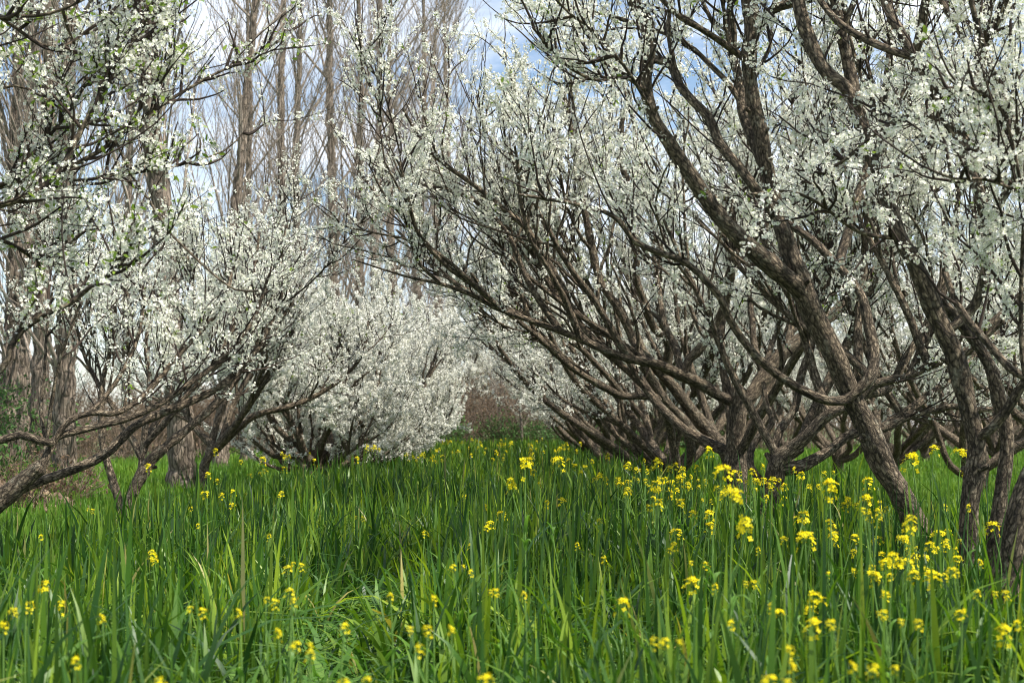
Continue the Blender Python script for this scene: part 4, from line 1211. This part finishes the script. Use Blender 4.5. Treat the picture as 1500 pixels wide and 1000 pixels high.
rm = np.random.default_rng(5)
Z_FAR = "tiny far yellow mustard plant where the aisle narrows between the rows"
for i in range(70):
    D = rm.uniform(12, 34)
    x = rm.uniform(-3.0, 1.2)
    put_mustard(int(rm.integers(0, 6)), x, D, rm.uniform(0.66, 0.84), rm.uniform(0.75, 1.1), Z_FAR)
Z_MID = "small yellow mustard plant under the bundled stems of the right row"
for i in range(46):
    D = rm.uniform(7.5, 12)
    x = rm.uniform(0.7, 1.85)
    put_mustard((2, 6, 7, 3, 7, 1)[i % 6], x, D, rm.uniform(0.62, 0.82), rm.uniform(0.8, 1.0), Z_MID)

Z_RF = "small yellow mustard plant among the grass in front of the leaning trunk and twin stems"
for i in range(18):
    D = rm.uniform(3.4, 6.6)
    x = rm.uniform(0.22, 0.34) * D
    put_mustard((6, 2, 7, 3, 6, 4)[i % 6], x, D, rm.uniform(0.56, 0.8), rm.uniform(0.75, 1.05), Z_RF)

# ------------------------------------------------------------------ thicket and shrubs
def thicket(seed, spots, name, label, twig_mat, leaf_mat, leaf_n, leaf_size, kind="stuff"):
    """spots: x, y, height, radius"""
    r = np.random.default_rng(seed)
    mb = MB()
    for x, y, h, rad in spots:
        n = int(26 * rad / 0.8)
        a = r.uniform(0, 6.28, n)
        q = np.sqrt(r.random(n)) * rad * 0.5
        p0 = np.stack([x + np.cos(a) * q, y + np.sin(a) * q, np.full(n, -0.05)], 1)
        d = np.stack([np.cos(a) * 0.5, np.sin(a) * 0.5, np.ones(n)], 1) + r.normal(size=(n, 3)) * 0.2
        S = grow(r, p0, d, h * r.uniform(0.7, 1.2, n), 7, up=0.1, wig=0.12, sag=0.3)
        mb.tubes(S, taper(n, 7, 0.014, 0.005), 4, 0)
        q, t, k, s = sample(r, S, r.poisson(7, n), 0.2, 1)
        W = grow(r, q, side_dirs(r, t, (0.4, 1.1), 0.1), r.uniform(0.3, 0.9, len(q)), 4, up=0.05, wig=0.15)
        mb.tubes(W, taper(len(W), 4, 0.006, 0.003), 3, 0)
        if leaf_n:
            q, t, k, s = sample(r, W, r.poisson(leaf_n, len(W)), 0.1, 1)
            scatter(mb, LEAF_V, LEAF_F, LEAF_M + 1, q + r.normal(size=q.shape) * 0.03, rand_unit(r, len(q)), leaf_size * r.uniform(0.6, 1.3, len(q)), r)
    return mb, [twig_mat, leaf_mat]

rt = np.random.default_rng(77)
sp = [(rt.uniform(-16, 9), rt.uniform(58, 72), rt.uniform(2.4, 3.8), rt.uniform(0.9, 1.8)) for _ in range(75)]
mb, ms = thicket(1, sp, "", "", M_DRY, M_DEAD, 3, 0.10)
tag(mb.build("far_thicket", ms), kind="stuff", label="brown leafless thicket closing the far end of the aisle", cat="thicket")
sp = [(rt.uniform(-7, 9), rt.uniform(55, 66), rt.uniform(0.9, 1.8), rt.uniform(0.9, 1.6)) for _ in range(26)]
mb, ms = thicket(2, sp, "", "", M_DRY, M_SHRUB, 8, 0.11)
tag(mb.build("far_undergrowth", ms), kind="stuff", label="low green undergrowth at the foot of the far brown thicket", cat="undergrowth")
sp = [(rt.uniform(-19, -8.0), rt.uniform(25, 50), rt.uniform(1.0, 2.2), rt.uniform(0.6, 1.1)) for _ in range(20)]
mb, ms = thicket(3, sp, "", "", M_DRY, M_DEAD, 2.5, 0.07)
tag(mb.build("poplar_undergrowth", ms), kind="stuff", label="dry brown brushwood between the poplar trunks at left", cat="brushwood")
sp = [(rt.uniform(-38, -14), rt.uniform(50, 74), rt.uniform(2.6, 4.6), rt.uniform(1.0, 2.0)) for _ in range(60)]
mb, ms = thicket(6, sp, "", "", M_DRY, M_DEAD, 2.5, 0.10)
tag(mb.build("back_thicket", ms), kind="stuff", label="brown leafless thicket far behind the poplars at left", cat="thicket")
sp = [(rt.uniform(9, 34), rt.uniform(52, 70), rt.uniform(2.5, 4.5), rt.uniform(1.0, 2.0)) for _ in range(36)]
mb, ms = thicket(4, sp, "", "", M_DRY, M_DEAD, 2.5, 0.10)
tag(mb.build("field_thicket", ms), kind="stuff", label="brown thicket beyond the bright field at right", cat="thicket")

for i, (x, y, h, rad, lab) in enumerate(((-6.6, 17.4, 0.7, 0.45, "dark green leafy shrub at the left edge behind the plum limbs"),
                                          (-8.6, 24.5, 1.5, 0.9, "green shrub behind the broad grey poplar trunk at left"))):
    mb, ms = thicket(20 + i, [(0, 0, h, rad)], "", "", M_DRY, M_SHRUB, 16, 0.075)
    root = thing("shrub", (x, y, float(ground_z(np.array(x), np.array(y)))), lab, "shrub", "green shrubs under the poplars")
    mb.build("foliage", ms, root)

# bare earth bank with dead brush on the left
mb = MB()
u = np.linspace(0, 1, 44)
v = np.linspace(0, 1, 22)
U, V = np.meshgrid(u, v)
bx = -7.6 + 2.6 * U
by = 16.2 + 1.9 * V
bz = 0.24 * np.sin(np.pi * U) ** 0.7 * np.sin(np.pi * V) ** 0.8 * (1 + 0.3 * np.sin(U * 19 + 3 * np.sin(V * 9))) + 0.07 * np.sin(U * 41) * np.sin(V * 23)
bz = bz * np.minimum(1, 6 * np.sin(np.pi * U)) + ground_z(bx, by) - 0.04
idx = np.arange(U.size).reshape(U.shape)
mb.add(np.stack([bx, by, bz], -1), np.stack([idx[:-1, :-1], idx[:-1, 1:], idx[1:, 1:], idx[1:, :-1]], -1).reshape(-1, 4))
sp = [(rt.uniform(-7.4, -5.2), rt.uniform(16.3, 18.2), rt.uniform(0.2, 0.42), rt.uniform(0.25, 0.4)) for _ in range(6)]
tag(mb.build("earth_bank", M_BANK, bark=False), kind="structure")
mb, ms = thicket(5, sp, "", "", M_DRY, M_DEAD, 6, 0.06)
tag(mb.build("dead_brush", ms), kind="stuff", label="dead brown brush lying on the earth bank at left", cat="brush")
